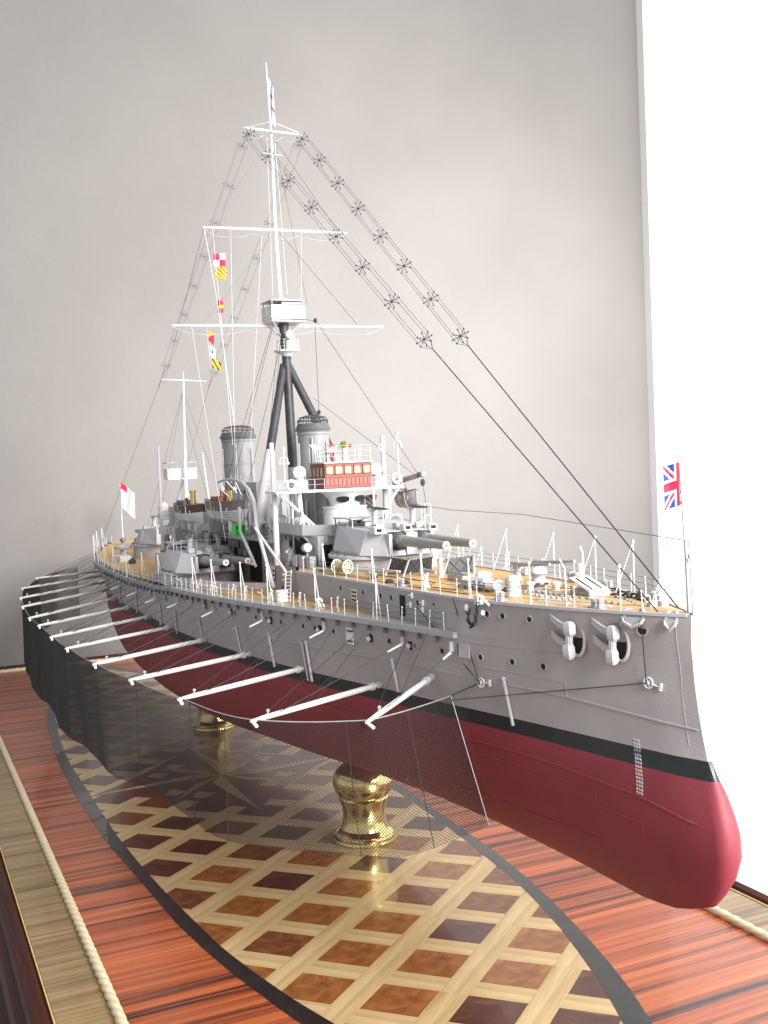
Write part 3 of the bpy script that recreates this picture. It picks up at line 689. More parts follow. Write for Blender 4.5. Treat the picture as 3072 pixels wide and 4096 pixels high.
# ------------------------------------------------------------------ rigging of the booms
def wire(pts,r=.035,mat='wire',name='rigging_wire'):
    return obj(name,MB().tube(pts,r,3),M[mat],ship)
for i,((hx_,hz),t) in enumerate(zip(HEEL[:12],TIP)):
    t=Vector(t); h=Vector(hpt(hx_,hz,.2)); zt=interp(EDZ,min(hx_+3,79))-.1
    for dx,fr in ((4.2,.86),(-1.5,.98)) if i else ((3,.8),(-2,.95)):
        a=Vector(hpt(hx_+dx,zt-1.3,.35)); b_=h.lerp(t,fr); k=a.lerp(b_,.12)
        wire([a,b_],.03)
        if dx>0: 
            obj('lift_turnbuckle',MB().cyl(a,k,.1,.06,5),M['white'],ship)
            m_=MB().box2(-.06,.06,0,.5,-.35,.35); (qx,qy,qz),yw=on_side(hx_+dx,zt-.9,.35); obj('shelf_bracket',m_,M['lgrey'],ship,(qx,qy,qz),(0,0,yw),sm=False)
    wire([Vector(hpt(hx_+1,zt,.35)),h.lerp(t,.55)],.022)
    # white brailing booms lying over the shelf
    if 2<=i<=9:
        x=hx_+3; e=smooth(EDY,x); z=interp(EDZ,x)
        obj('brailing_davit',MB().tube([(x-.9,-(e-1.0),z+.1),(x-.3,-(e-.6),z+.75),(x+.5,-(e-.1),z+1.0)],.09,5),M['pole'],ship)
for i in range(6,13):
    t=Vector(TIP[i])
    for dx in (-6,-2,3,7,11):
        x=max(-77,HEEL[i][0]+dx); z=interp(EDZ,x); e=Vector((x,-(smooth(EDY,x)+.05),z)); wire([e,t.lerp(Vector(hpt(HEEL[i][0],HEEL[i][1],.2)),.05+.12*((dx+6)%4))],.018,'wire','net_lift')
for i in range(1,9):
    for dx in (1.6,-3.2): 
        x=HEEL[i][0]+dx; e=Vector((x,-(smooth(EDY,x)+.3),interp(EDZ,x)-.3)); wire([e,Vector(TIP[i]).lerp(Vector(hpt(HEEL[i][0],HEEL[i][1],.2)),.35 if dx>0 else .15)],.018,'wire','net_lift')
# bow sheave wires
ap=Vector(NT[0]); s1=Vector(hpt(64.2,2.65,.25)); s2=Vector(hpt(77.3,4.4,.25))
wire([ap,s1],.04); wire([ap+Vector((0,0,-.3)),s2],.03); wire([s1,Vector(hpt(60.5,7.6,.15)) if False else Vector((58.2,-6.3,7.3))],.04); wire([s1,Vector((62.5,-5.7,8.3))],.035); wire([s2,Vector(on_side(77.4,8.2,.12)[0])],.035)
# ------------------------------------------------------------------ turrets
def small_gun(x,y,z,yaw=0,L=3.4,h=1.3,elev=0,shield=False,parent=None,s=1):
    m_=MB().lathe([(.48*s,0),(.5*s,.15),(.34*s,.25),(.27*s,h*.75),(.34*s,h*.8),(.3*s,h)],(0,0,0),10)
    m_.box((0,0,h+.15*s),(.75*s,.5*s,.3*s)); m_.cyl((-.3*s,.3*s,h+.35*s),(.4*s,.3*s,h+.35*s),.07,.07,5); m_.torus((-.35*s,-.38*s,h+.1),.22*s,.035,Matrix.Rotation(R(90),3,'X'),8,4)
    m_.tube([(-.5*s,.35*s,h),(-.9*s,.4*s,h+.1),(-1.0*s,.4*s,h-.25)],.05,4)
    o=obj('quick_firing_gun',m_,M['lgrey'],parent or ship,(x,y,z),(0,0,yaw))
    b_=MB(); d=Vector((math.cos(elev),0,math.sin(elev))); a=Vector((0,0,h+.32*s)); 
    b_.tube([a-d*.9*s,a-d*.85*s,a,a+d*L*.45,a+d*L*.97,a+d*L*.98,a+d*L],[.17*s,.2*s,.2*s,.15*s,.10*s,.14*s,.13*s],9)
    obj('gun_barrel',b_,M['dgrey'] if not shield else M['mgrey'],o); return o
def turret(x,y,z,yaw,elev=0,detail=True,label=None,hb=1.0,R0=4.45):
    bot=[(5.6,-2.3),(3.1,-3.75),(-2.2,-4.05),(-6.0,-2.3),(-6.0,2.3),(-2.2,4.05),(3.1,3.75),(5.6,2.3)]
    top=[(4.55,-2.1),(3.0,-3.0),(-1.6,-3.45),(-5.6,-2.1),(-5.6,2.1),(-1.6,3.45),(3.0,3.0),(4.55,2.1)]
    zt=lambda x:2.0+(4.55-x)*.055
    m_=MB(); m_.loft([[(a,b_,0) for a,b_ in bot],[(a,b_,zt(a)) for a,b_ in top]])
    for a,w in ((-3.2,1.6),(-.8,1.2),):
        m_.box((a,-1.2,zt(a)+.18),(w,.9,.36)); 
    for yy in(-1.9,0,1.9): m_.box((3.1,yy,zt(3)+.25),(.9,.7,.5))
    t=obj('turret',m_,M['lgrey2'],ship,(x,y,z),(0,0,yaw),sm=False,label=label)
    obj('gun_port',MB().box2(4.4,5.62,-1.75,-.6,.5,1.95),M['dark'],t,sm=False); obj('gun_port',MB().box2(4.4,5.62,.6,1.75,.5,1.95),M['dark'],t,sm=False)
    f=MB().box2(4.3,5.75,-.5,.5,.05,1.9); f.box2(4.3,5.68,-2.1,-1.8,.05,1.85); f.box2(4.3,5.68,1.8,2.1,.05,1.85); obj('face_plate',f,M['lgrey2'],t,sm=False)
    for s in(-1,1):
        b_=MB(); d=Vector((math.cos(elev),0,math.sin(elev))); a=Vector((3.6,s*1.15,1.28)); 
        b_.tube([a,a+d*2.2,a+d*3.0,a+d*6.8,a+d*9.9,a+d*10.3,a+d*10.4],[.5,.5,.46,.4,.31,.33,.33],18); b_.torus(a+d*3.2,.47,.03,Matrix.Rotation(R(90)-elev,3,'Y'),16,4)
        g=obj('gun_barrel',b_,M['barrel'],t,ang=30)
        q=MB().cyl(a+d*10.38,a+d*10.44,.32,.32,20); g2=obj('muzzle_ring',q,M['white'],t); q=MB().cyl(a+d*10.42,a+d*10.47,.13,.13,12); obj('tampion',q,M['tamp'],t)
        if elev>=0: obj('blast_bag',MB().lathe([(.02,-.75),(.5,-.6),(.74,-.2),(.7,.2),(.48,.5),(.45,.7)],a+d*1.9,14,Matrix.Rotation(R(90),3,'Y')),M['dgrey'],t)
    r=MB(); 
    for k in range(9): q=-2.6+k*.65; r.ball((q,-4.2+abs(q)*.1,.12),.12,5)
    obj('rim_rivets',r,M['dgrey'],t)
    # platform on the roof
    if detail:
        p=MB().box2(-3.6,.6,-3.3,-.6,2.95,3.05); p.box2(-3.5,-3.4,-3.2,-3.1,2.2,3); p.box2(.4,.5,-3.2,-3.1,2.0,3); obj('roof_platform',p,M['mgrey'],t,sm=False)
        l=MB(); 
        for k in range(4): l.cyl((5.7,-.2,.3+.45*k),(5.7,.2,.3+.45*k),.03,.03,4)
        obj('face_ladder',l,M['white'],t)
    return t
M['green']=paint('green_side_light',(.005,.55,.03),.4)
M['lgrey2']=paint('turret_grey',(.44,.43,.455),.5,var=.05,nscale=.6); M['barrel']=paint('barrel_grey',(.26,.265,.265),.42,var=.06,nscale=.8); M['tamp']=paint('tampion_wood',(.32,.14,.03),.4)
def barbette(x,y,z0,z1,r,name='barbette'):
    m_=MB().lathe([(r,z0),(r,z1-.35),(r+.35,z1-.3),(r+.38,z1-.05),(r,z1),(.01,z1)],(x,y,0),40); obj(name,m_,M['lgrey2'],ship)
    m2=MB(); 
    for k in range(26): q=2*math.pi*k/26; m2.ball((x+(r+.1)*math.cos(q),y+(r+.1)*math.sin(q),z1+.05),.16,5)
    obj('barbette_rim_bags',m2,M['dgrey'],ship)
barbette(39.3,0,8.0,9.65,4.6); A=turret(39.3,0,9.68,0,label='forward turret on its barbette with two white ringed muzzles')
barbette(6.9,-8.05,4.3,6.4,4.2); Q=turret(6.9,-8.05,6.43,0,R(2.2),label='starboard wing turret standing low beside the deckhouse')
barbette(-47,0,4.0,6.2,4.6); turret(-47,0,6.25,R(180),label='aftermost turret seen from behind near the stern')
barbette(-22,0,4.2,8.0,4.6); turret(-22,0,8.0,R(180),detail=False,label='dark turret mostly hidden behind the after superstructure')
small_gun(41.3,-1.7,12.0,R(-5),3.4,1.35,s=.8); small_gun(42.2,1.5,12.0,R(-5),3.6,1.35,s=.8); small_gun(8.5,-9.6,8.6,R(-10),3.4,1.4); small_gun(9.3,-6.6,8.6,R(5),3.4,1.4); small_gun(4.5,-6.4,8.6,R(35),3.0,1.4)
small_gun(-45,-1.6,8.9,R(150),3.2,1.2); small_gun(-44,1.6,8.9,R(170),3.2,1.2)
# turret top rails
def rail(pts,h=1.0,n=2,mat='white',name='guard_rail',post=True,r=.028):
    m_=MB()
    for k in range(n): z=h*(k+1)/n; m_.tube([(p[0],p[1],p[2]+z) for p in pts],r*.7,3)
    for p in pts: m_.cyl(p,(p[0],p[1],p[2]+h),r*1.3,r*1.3,4)
    return obj(name,m_,M[mat],ship)
rail([(36.2,-2.9,11.9),(38.5,-3.1,11.8),(36.2,-2.9,11.9)],1.5,1); rail([(41.2,2.9,11.8),(43.0,2.9,11.8),(44,1.8,11.8)],2.0,2)
rail([(1.5,-10,8.6),(3.5,-10.6,8.5),(6.2,-10.9,8.5)],1.5,2); rail([(10,-5.2,8.5),(10.8,-7,8.5),(9,-9,8.5),(8,-10.5,8.5)],1.3,2)
# ------------------------------------------------------------------ deckhouses and superstructure
def bx(name,x0,x1,y0,y1,z0,z1,mat,label=None): return obj(name,MB().box2(x0,x1,y0,y1,z0,z1),M[mat],ship,((x0+x1)/2*0,0,0),sm=False,label=label)
bx('forward_deckhouse',24.2,34.2,-4.3,4.3,8.1,11.0,'lgrey2'); 
m_=MB(); m_.prism([(25.2,-5.0),(32.2,-5.0),(34.6,-3.0),(34.6,3.0),(32.2,5.0),(25.2,5.0)],11.0,11.15)
pw=[(25.2,-5.0),(32.2,-5.0),(34.6,-3.0),(34.6,3.0),(32.2,5.0),(25.2,5.0)]
for a,b_ in zip(pw,pw[1:]):
    dx,dy=b_[0]-a[0],b_[1]-a[1]; l=math.hypot(dx,dy); m_.box(((a[0]+b_[0])/2,(a[1]+b_[1])/2,11.55),(l,.1,.95),(0,0,math.atan2(dy,dx)))
obj('signal_bulwark',m_,M['lgrey2'],ship,sm=False)
m_=MB()
for x in (27,29.5,32): m_.add([(x,-5.0,11),(x,-4.3,11),(x,-4.3,10.2),(x+.1,-5.0,11),(x+.1,-4.3,11),(x+.1,-4.3,10.2)],[(0,1,2),(5,4,3),(0,3,4,1),(1,4,5,2),(2,5,3,0)])
for y in (-3.6,-1.5): m_.box((34.4,y,10.7),(.5,.1,.5))
obj('bracket',m_,M['lgrey2'],ship,sm=False)
bx('gun_embrasure',26.5,31.5,-4.36,-4.2,8.5,10.7,'dark'); bx('doorway',34.1,34.26,-3.9,-2.9,8.2,10.2,'dark'); bx('doorway',34.1,34.26,-1.5,-.7,8.2,10.2,'dark')
small_gun(29,-5.2,8.1,R(-25),3.0,1.2,shield=True); 
for k,(x,y) in enumerate(((30.4,-5.25),(31.8,-5.1),(33.2,-4.9))): bx('ammunition_locker',x,x+1.0,y-.25,y+.35,8.12,9.2,'lgrey2')
o=obj('signal_lamp',MB().cyl((32.5,-4.9,9.9),(33.4,-5.0,10.0),.42,.42,14).box((33,-4.95,9.4),(.15,.15,.9)),M['lgrey'],ship); obj('lamp_glass',MB().cyl((33.4,-5.0,10.0),(33.45,-5.0,10.0),.36,.36,14),M['lens'],o); o.children[0].location=(0,0,0)
# conning tower drum and its flared top
obj('conning_tower',MB().lathe([(2.05,11),(2.05,13.35),(2.15,13.4),(2.15,13.5),(.01,13.55)],(30.6,0,0),32),M['white'],ship,label='white conning tower drum under the bridge')
m_=MB(); ncol=36
fl=[(1.42,13.5),(1.45,13.75),(1.55,14.1),(1.78,14.42),(2.1,14.72),(2.55,14.96)]
m_.lathe([(r*.98,z) for r,z in fl],(30.6,0,0),ncol)
o=obj('flared_support',m_,M['white'],ship)
for q in (-28,28): 
    a=R(q); mm=MB(); pts=[(.0,.62*math.cos(t),.3*math.sin(t)) for t in [2*math.pi*i/16 for i in range(16)]]
    mm.add([(0,a_,b_) for _,a_,b_ in pts]+[(.3,a_,b_) for _,a_,b_ in pts],[tuple(range(16)),tuple(range(31,15,-1))]+[(i,(i+1)%16,(i+1)%16+16,i+16) for i in range(16)])
    obj('lightening_hole',mm,M['dark'],ship,(30.6+1.55*math.cos(a),1.72*math.sin(a)+.1,14.3),(0,R(30),a),sm=False)
# bridge platform
bz=14.98
obj('bridge_platform',MB().prism([(26.5,-6.6),(30.8,-7.1),(31.3,-7.1),(31.3,5.95),(30.8,5.95),(26.5,5.7)],bz,bz+.22),M['white'],ship,sm=False)
m_=MB()
for (a,b_) in (((30.9,-6.6,bz),(30.2,-2.4,11.2)),((30.2,-6.3,bz),(29.2,-2.6,11.2)),((31.0,5.6,bz),(31.0,3.7,12.5)),((30.9,-4.6,bz),(30.9,-4.4,12)),((30.2,-4.6,bz),(30.2,-4.4,12)),((31,2.9,bz),(31,2.9,12)),((31,4.6,bz),(31,4.6,12)),((28,-4.4,bz),(28,-4.4,8))):
    obj('bridge_strut',MB().cyl(a,b_,.12,.12,6),M['white'],ship)
# chart house
chx,cy0,cy1,cz0,cz1=31.25,-2.15,2.62,bz+.24,17.62
o=obj('chart_house',MB().box2(27.4,chx,cy0,cy1,cz0,cz1),M['cabin'],ship,sm=False,label='red panelled wooden chart house on the bridge')
f=MB().box2(27.2,chx+.16,cy0-.14,cy1+.14,cz1,cz1+.14); obj('chart_house_roof',f,M['lgrey2'],o,sm=False); o.children[0].location=(0,0,0)
W5=(cy1-cy0)/5
for k in range(5):
    c=cy0+W5*(k+.5); w=obj('window',MB().box2(chx,chx+.05,c-W5*.33,c+W5*.33,cz0+1.42,cz0+2.08),M['glass'],o,sm=False); 
    fr=MB(); 
    for a,b_,e,g in ((c-W5*.42,c-W5*.33,1.34,2.18),(c+W5*.33,c+W5*.42,1.34,2.18),(c-W5*.42,c+W5*.42,1.34,1.42),(c-W5*.42,c+W5*.42,2.1,2.18)): fr.box2(chx,chx+.1,a,b_,cz0+e,cz0+g)
    obj('window_frame',fr,M['cabinl'],o,sm=False)
for k in range(11):
    c=cy0+(cy1-cy0)*(k+.5)/11; obj('panel',MB().box2(chx,chx+.07,c-.16,c+.16,cz0+.32,cz0+.95),M['cabinl'],o,sm=False)
for z in (cz0+.06,cz0+1.05): 
    fr=MB().box2(chx,chx+.05,cy0,cy1,z,z+.2)
    for k in range(40): c=cy0+(cy1-cy0)*(k+.5)/40; fr.box2(chx+.05,chx+.09,c-.03,c+.03,z,z+.2)
    obj('fluted_rail',fr,M['cabinl'],o,sm=False)
for k in range(4): obj('window',MB().box2(30.6-k*.95,30.2-k*.95,cy0-.05,cy0,cz0+1.2,cz0+2.0),M['glass'],o,sm=False)
# monkey island on the chart house roof
rz=cz1+.14
rail([(chx,cy0,rz),(chx,cy0+1.2,rz),(chx,0.2,rz),(chx,1.4,rz),(chx,cy1,rz),(29,cy1,rz),(27.5,cy1,rz)],1.5,3); rail([(chx,cy0,rz),(29.8,cy0,rz),(28.4,cy0,rz),(27.4,cy0,rz)],1.5,4)
obj('compass_binnacle',MB().lathe([(.34,0),(.3,.2),(.27,1.1),(.33,1.2),(.3,1.3)],(30.6,.25,rz),14),M['white'],ship)
obj('compass_bowl',MB().lathe([(.2,1.3),(.42,1.4),(.46,1.65),(.3,1.9),(.05,1.95)],(30.6,.25,rz),14),M['brassm'],ship,label='brass compass bowl on the chart house roof')
obj('corrector_sphere',MB().ball((30.6,.82,rz+1.5),.18,8),M['redp'],ship,label='red ball on right of the compass'); obj('corrector_sphere',MB().ball((30.6,-.3,rz+1.5),.15,8),M['green'],ship,label='green ball on left of the compass')
m_=MB().box2(30.2,30.9,-1.65,-.6,rz+.75,rz+.88); m_.box2(30.4,30.6,-1.0,-.85,rz,rz+.75); m_.tube([(30.3,-1.7,rz+1.55),(30.3,-.6,rz+1.6),(30.3,-.8,rz+.9)],.05,4); obj('chart_table',m_,M['redp'],ship,label='small red table on chart house roof')
for k in range(3): obj('voice_pipe',MB().tube([(28.8+k*.6,cy0+.1,rz),(28.8+k*.6,cy0,rz+1.2),(28.6+k*.6,cy0-.45,rz+1.75)],.07,5),M['white'],ship)
# searchlights
def searchlight(x,y,z,yaw,r=.56,h=.85,mat='lgrey',k=1):
    m_=MB().lathe([(a*k,b) for a,b in [(.85,0),(.85,.35),(.8,.4),(.86,.5),(.84,.9),(.5,1.0),(.4,1.15)]],(0,0,0),18)
    hz=1.15+r; m_.tube([(0,-r*1.15,hz),(0,-r*1.1,hz-.6),(0,-.3,1.1),(0,.3,1.1),(0,r*1.1,hz-.6),(0,r*1.15,hz)],.05,4)
    o=obj('searchlight',m_,M[mat],ship,(x,y,z),(0,0,yaw))
    d=Matrix.Rotation(R(90),3,'Y'); obj('lamp_drum',MB().lathe([(.1,-.75),(r*.7,-.6),(r,-.4),(r,.45),(r*1.08,.46),(r*1.08,.55)],(0,0,hz),20,d),M['lgrey'],o); obj('lens',MB().lathe([(r*.95,.56),(r*.7,.6),(.01,.63)],(0,0,hz),20,d),M['lens'],o); return o
searchlight(30.0,-4.3,bz+.22,R(-12)); searchlight(29.6,4.0,bz+.22,R(-30))
rail([(31.2,-7,bz+.22),(31.2,-6,bz+.22),(31.2,-3.2,bz+.22),(31.2,-2.2,bz+.22)],1.0,2); rail([(31.2,2.7,bz+.22),(31.2,4.2,bz+.22),(31.2,5.9,bz+.22)],1.0,2); rail([(31.2,-7,bz+.22),(29,-6.9,bz+.22),(26.6,-6.5,bz+.22)],1.0,2)
lb=MB().torus((0,0,0),.42,.15,Matrix.Rotation(R(90),3,'Y'),18,7)
l0=obj('lifebuoy',lb,M['white'],ship,(31.4,-5.6,bz+.75)); rep(l0,ship,(31.4,5.25,bz+.95))
# tall white posts at the wing ends, with lamp clusters
for x,y,zb_,zt in ((29.0,-6.5,8.2,19.8),(29.3,4.9,9,20.2)):
    obj('bridge_post',MB().tube([(x,y,zb_),(x,y,bz),(x-.2,y,zt)],[.3,.27,.22],8),M['pole'],ship); obj('post_sheave',MB().torus((x-.1,y+(-.1),zt-1.2),.32,.1,Matrix.Rotation(R(90),3,'Y'),12,5),M['lgrey'],ship)
for x,y,zt in ((30.5,-5.9,19),(30.3,6.0,20.2)):
    m_=MB().cyl((x,y,bz),(x,y,zt),.07,.06,5); m_.ball((x,y,zt+.1),.2,7)
    for s in(-1,1): m_.tube([(x,y,zt-.6),(x,y+s*.35,zt-.7),(x,y+s*.4,zt-1.1)],.045,4); m_.ball((x,y+s*.4,zt-1.2),.14,6)
    obj('signal_lamp_mast',m_,M['white'],ship)
# aft part of superstructure, boat deck
bx('midship_deckhouse',-9,24.2,-4.0,4.0,4.2,10.0,'mgrey'); bx('boat_deck',-6,24.5,-5.6,5.6,10.0,10.3,'mgrey'); bx('boat_deck_edge_beam',-5.5,16,-5.75,-5.6,9.9,10.35,'lgrey2')
bx('after_deckhouse',-17,-9,-4.2,4.2,4.2,11.0,'lgrey2'); bx('after_screen',-10.5,-9.0,-7.0,-4.2,4.3,10.5,'lgrey2',label='pale screen wall abaft the wing turret'); bx('funnel_casing',2.6,11.5,-2.6,2.6,10.3,15.9,'lgrey2'); bx('after_funnel_casing',-9,2.6,-3,3,10.3,13.5,'lgrey2')
for k in range(5): bx('casing_port',4+k*1.4,4.5+k*1.4,-2.64,-2.55,14.6,15.0,'dark')
bx('wing_coaming',3.5,4.0,-11.9,-9,5.0,6.0,'lgrey2'); 
m_=MB(); q=[(1.5,-12.2),(8,-12.6),(15,-11.3),(23.2,-6.9),(24,-5.8)]
for a,b_ in zip(q,q[1:]):
    dx,dy=b_[0]-a[0],b_[1]-a[1]; m_.box(((a[0]+b_[0])/2,(a[1]+b_[1])/2,5.55),(math.hypot(dx,dy)+.05,.14,1.0),(0,0,math.atan2(dy,dx)))
obj('wing_turret_coaming',m_,M['lgrey2'],ship,sm=False)
bx('low_bulwark',-2,3,-12.0,-11.8,4.7,5.6,'lgrey2'); bx('after_house',-14,-10.5,-8.6,-5,4.2,7.0,'lgrey2')
obj('shore_ladder',MB().tube([(33.9,-6.9,8.1),(37.5,-8.4,5.7)],.07,4).tube([(33.6,-7.3,8.1),(37.2,-8.8,5.7)],.07,4),M['white'],ship)
lm=MB().cyl((0,0,0),(-.3,-.4,0),.04,.04,4)
for k in range(9):
    t=(k+.5)/9; obj('ladder_tread',lm if k else lm,M['white'],ship,(33.9+3.6*t,-6.9-1.5*t,8.1-2.4*t))
# winches, reels, clutter under the bridge
random.seed(5)
def winch(x,y,z,s=1):
    m_=MB().cyl((0,-.6*s,.6*s),(0,.6*s,.6*s),.42*s,.42*s,12)
    for e in(-.6,.6): m_.cyl((0,e*s,.6*s),(0,(e+.08)*s,.6*s),.6*s,.6*s,14); m_.tube([(-.5*s,e*s*1.15,0),(0,e*s*1.15,.7*s),(.5*s,e*s*1.15,0)],.06,4)
    return obj('cable_winch',m_,M['mgrey'],ship,(x,y,z),(0,0,random.uniform(-.4,1.3)))
for p in ((21.5,-4.6,10.3,1.35),(24.5,-4.7,11.2,1.3),(17.5,-4.9,10.3,1),(27.3,-3.6,11.1,1.2),(14,-5,10.3,.8),(33.6,3.9,11.1,1.3)): winch(*p)
for k in range(70):
    zone=k%5; x=random.uniform(11,26) if zone<3 else random.uniform(-6,12); y=-random.uniform(3.6,5.5); s=random.uniform(.25,.7)
    m_=MB(); kk=k%4
    if kk==0: m_.lathe([(.3*s,0),(.3*s,1.2*s),(.55*s,1.25*s),(.5*s,1.6*s),(.1,1.75*s)],(0,0,0),10); nm='mushroom_vent'
    elif kk==1: m_.box((0,0,.5*s),(1.1*s,.9*s,1.0*s)); m_.box((0,0,1.05*s),(1.25*s,1.0*s,.1)); nm='deck_locker'
    elif kk==2: m_.tube([(0,0,0),(0,0,1.6*s),(.2*s,0,2.1*s),(.7*s,0,2.2*s)],[.25*s,.25*s,.3*s,.5*s],8); nm='cowl_vent'
    else: m_.cyl((0,0,0),(0,0,1.1*s),.16,.16,6); m_.cyl((-.5*s,0,1.0*s),(.5*s,0,1.0*s),.1,.1,6); nm='hand_winch'
    obj(nm,m_,M[random.choice(('lgrey','lgrey','mgrey','dgrey','white'))],ship,(x,y,10.3),(0,0,random.uniform(0,6)))
obj('side_light_box',MB().box((-.35,0,0),(.12,1.15,1.15)).box((.05,-.55,0),(.8,.1,1.15)).box((.05,.55,0),(.8,.1,1.15)).box((.05,0,-.55),(.8,1.15,.1)).box((.05,0,.5),(.8,1.15,.1)),M['green'],ship,(17.3,-6.6,11.1),(0,0,0),sm=False,label='bright green starboard side light box by the davit')
obj('white_derrick_boom',MB().cyl((14.5,-6.9,7.9),(22.5,-6.9,7.9),.17,.13,7),M['pole'],ship)

# rails, ladders and pipework that crowd the middle of the ship
rail([(x,-5.6,10.3) for x in (12,14,16,18,20,22,24,25.5)],1.0,3,'lgrey'); rail([(x,-5.2,9.0) for x in (-24,-22,-20,-18)],1.0,2,'white'); rail([(x,-2.8,15.9) for x in (2.6,4.5,6.5,8.5,11.5)],.95,3,'white'); rail([(x,-4.9,12.0) for x in (25.5,27.5,29.5,31.5)],.5,1,'white')
rail([(30.9,2.0,13.5),(31.5,3.5,12.1),(31.5,5.0,12.1)],1.0,2,'mgrey')
for k in range(26):
    x=random.uniform(10,30); y=random.uniform(-4.4,3.5); z0=10.3; h=random.uniform(1.2,4.0)
    obj('stand_pipe',MB().tube([(x,y,z0),(x,y,z0+h),(x+random.uniform(-.6,.6),y+random.uniform(-.4,.4),z0+h+.4)],random.uniform(.05,.13),5),M[random.choice(('lgrey','mgrey','dgrey','white'))],ship)
for x,y in ((13,-3.8),(19.5,-2.7),(26.2,-3.9),(5.5,-2.9)):
    m_=MB(); 
    for s in(-.22,.22): m_.cyl((x+s,y,10.3),(x+s,y,14.5),.035,.035,4)
    for k in range(11): m_.cyl((x-.22,y,10.5+.37*k),(x+.22,y,10.5+.37*k),.03,.03,4)
    obj('wall_ladder',m_,M['lgrey'],ship)
for k in range(9): obj('lagging_drum',MB().cyl((-3+k*2.2,-4.6,8.2),(-3+k*2.2,-4.2,8.2),.45,.45,12),M[('mgrey','lgrey','dgrey')[k%3]],ship)
for k in range(7): obj('casing_rib',MB().box2(-7+k*2.6,-6.85+k*2.6,-4.12,-4.0,4.5,9.9),M['dgrey'],ship,sm=False)
obj('deckhouse_opening',MB().box2(12.5,16.5,-4.1,-3.95,5.0,9.6),M['dark'],ship,sm=False); obj('deckhouse_opening',MB().box2(-3,4,-4.1,-3.95,6.5,9.6),M['dark'],ship,sm=False)
for p in ((19,-5.0,10.3,1.2),(9,-5.0,10.3,1.0),(23,-3.4,10.3,1.4)): winch(*p)
# gear on the wing turret roof
for (x,y,z) in ((3.2,-9.8,8.7),(5.4,-10.2,8.6),(10.3,-8.0,8.4),(10.8,-9.3,8.3),(7.2,-7.4,8.7)): obj('sighting_hood',MB().loft([[(x-.45,y-.35,z),(x+.55,y-.35,z),(x+.55,y+.35,z),(x-.45,y+.35,z)],[(x-.3,y-.25,z+.5),(x+.35,y-.25,z+.42),(x+.35,y+.25,z+.42),(x-.3,y+.25,z+.5)]]),M['lgrey2'],ship,sm=False)
for (x,y,z) in ((36.5,-1.3,12.0),(43.6,-2.6,11.6),(43.8,0,11.7),(43.6,2.5,11.6)): 
    o=obj('sighting_hood',MB().loft([[(x-.5,y-.4,z-.05),(x+.6,y-.4,z-.05),(x+.6,y+.4,z-.05),(x-.5,y+.4,z-.05)],[(x-.35,y-.33,z+.55),(x+.45,y-.33,z+.5),(x+.45,y+.33,z+.5),(x-.35,y+.33,z+.55)]]),M['white'],ship,sm=False); obj('vision_slit',MB().box2(x+.5,x+.62,y-.22,y+.22,z+.1,z+.38),M['dark'],o,sm=False)
rail([(6,-10.9,8.3),(8,-11,8.3),(10,-10.2,8.3)],1.2,3,'lgrey'); rail([(38,-2.0,12.1),(40.5,-.5,12.0),(42,.6,11.9)],1.1,2,'white')
# ------------------------------------------------------------------ funnels
M['fun']=paint('funnel_grey',(.25,.245,.25),.42,var=.08,nscale=.5)
def funnel(x,z0,z1,rx,ry,label,pipes=True):
    m_=MB().lathe([(1,z0),(1,z1-.1),(1.06,z1-.05),(1.06,z1+.15),(1,z1+.2),(1.1,z1+.35),(.97,z1+1.0),(.93,z1+1.05)],(x,0,0),40,None,0,rx,ry)
    f=obj('funnel',m_,M['fun'],ship,label=label,ang=30)
    b_=MB().lathe([(1.10,z1+.36),(1.13,z1+.42),(.99,z1+1.02),(.95,z1+1.06)],(x,0,0),40,None,0,rx,ry); obj('funnel_cap',b_,M['dgrey'],f)
    for z in (z0+2.2,z0+4.6):
        b_=MB().lathe([(1.0,z),(1.03,z+.04),(1.03,z+.18),(1.0,z+.22)],(x,0,0),40,None,0,rx,ry); obj('funnel_band',b_,M['fun'],f)
    g=MB()
    for k in range(18): q=2*math.pi*k/18; c,s=math.cos(q),math.sin(q); g.tube([(x+rx*.96*c,ry*.96*s,z1+1.0),(x+rx*.98*c,ry*.98*s,z1+1.35),(x+rx*.8*c,ry*.8*s,z1+1.7),(x+rx*.45*c,ry*.45*s,z1+1.85)],.045,4)
    for rr,z in ((.98,z1+1.35),(.8,z1+1.7),(.45,z1+1.85)): g.tube([(x+rx*rr*math.cos(2*math.pi*i/26),ry*rr*math.sin(2*math.pi*i/26),z) for i in range(26)],.05,4,closed=True)
    obj('funnel_cage',g,M['dgrey'],f)
    if pipes:
        p=MB()
        for q in (-85,-30,25): a=R(q); c,s=math.cos(a),math.sin(a); p.cyl((x+rx*1.07*c,ry*1.07*s,z0),(x+rx*1.07*c,ry*1.07*s,z1-.4-abs(q)%3*.5),.1,.1,6)
        obj('steam_pipe',p,M['mgrey'],f)
funnel(23,10.3,20.7,1.9,1.55,'forward funnel behind the red chart house'); funnel(-3,13.4,20.9,2.6,1.95,'after funnel standing free left of the tripod')
p=MB()
for k in range(16): q=2*math.pi*k/16; p.cyl((-3+2.7*math.cos(q),2.05*math.sin(q),20.2),(-3+2.7*math.cos(q),2.05*math.sin(q),20.5),.08,.08,4)
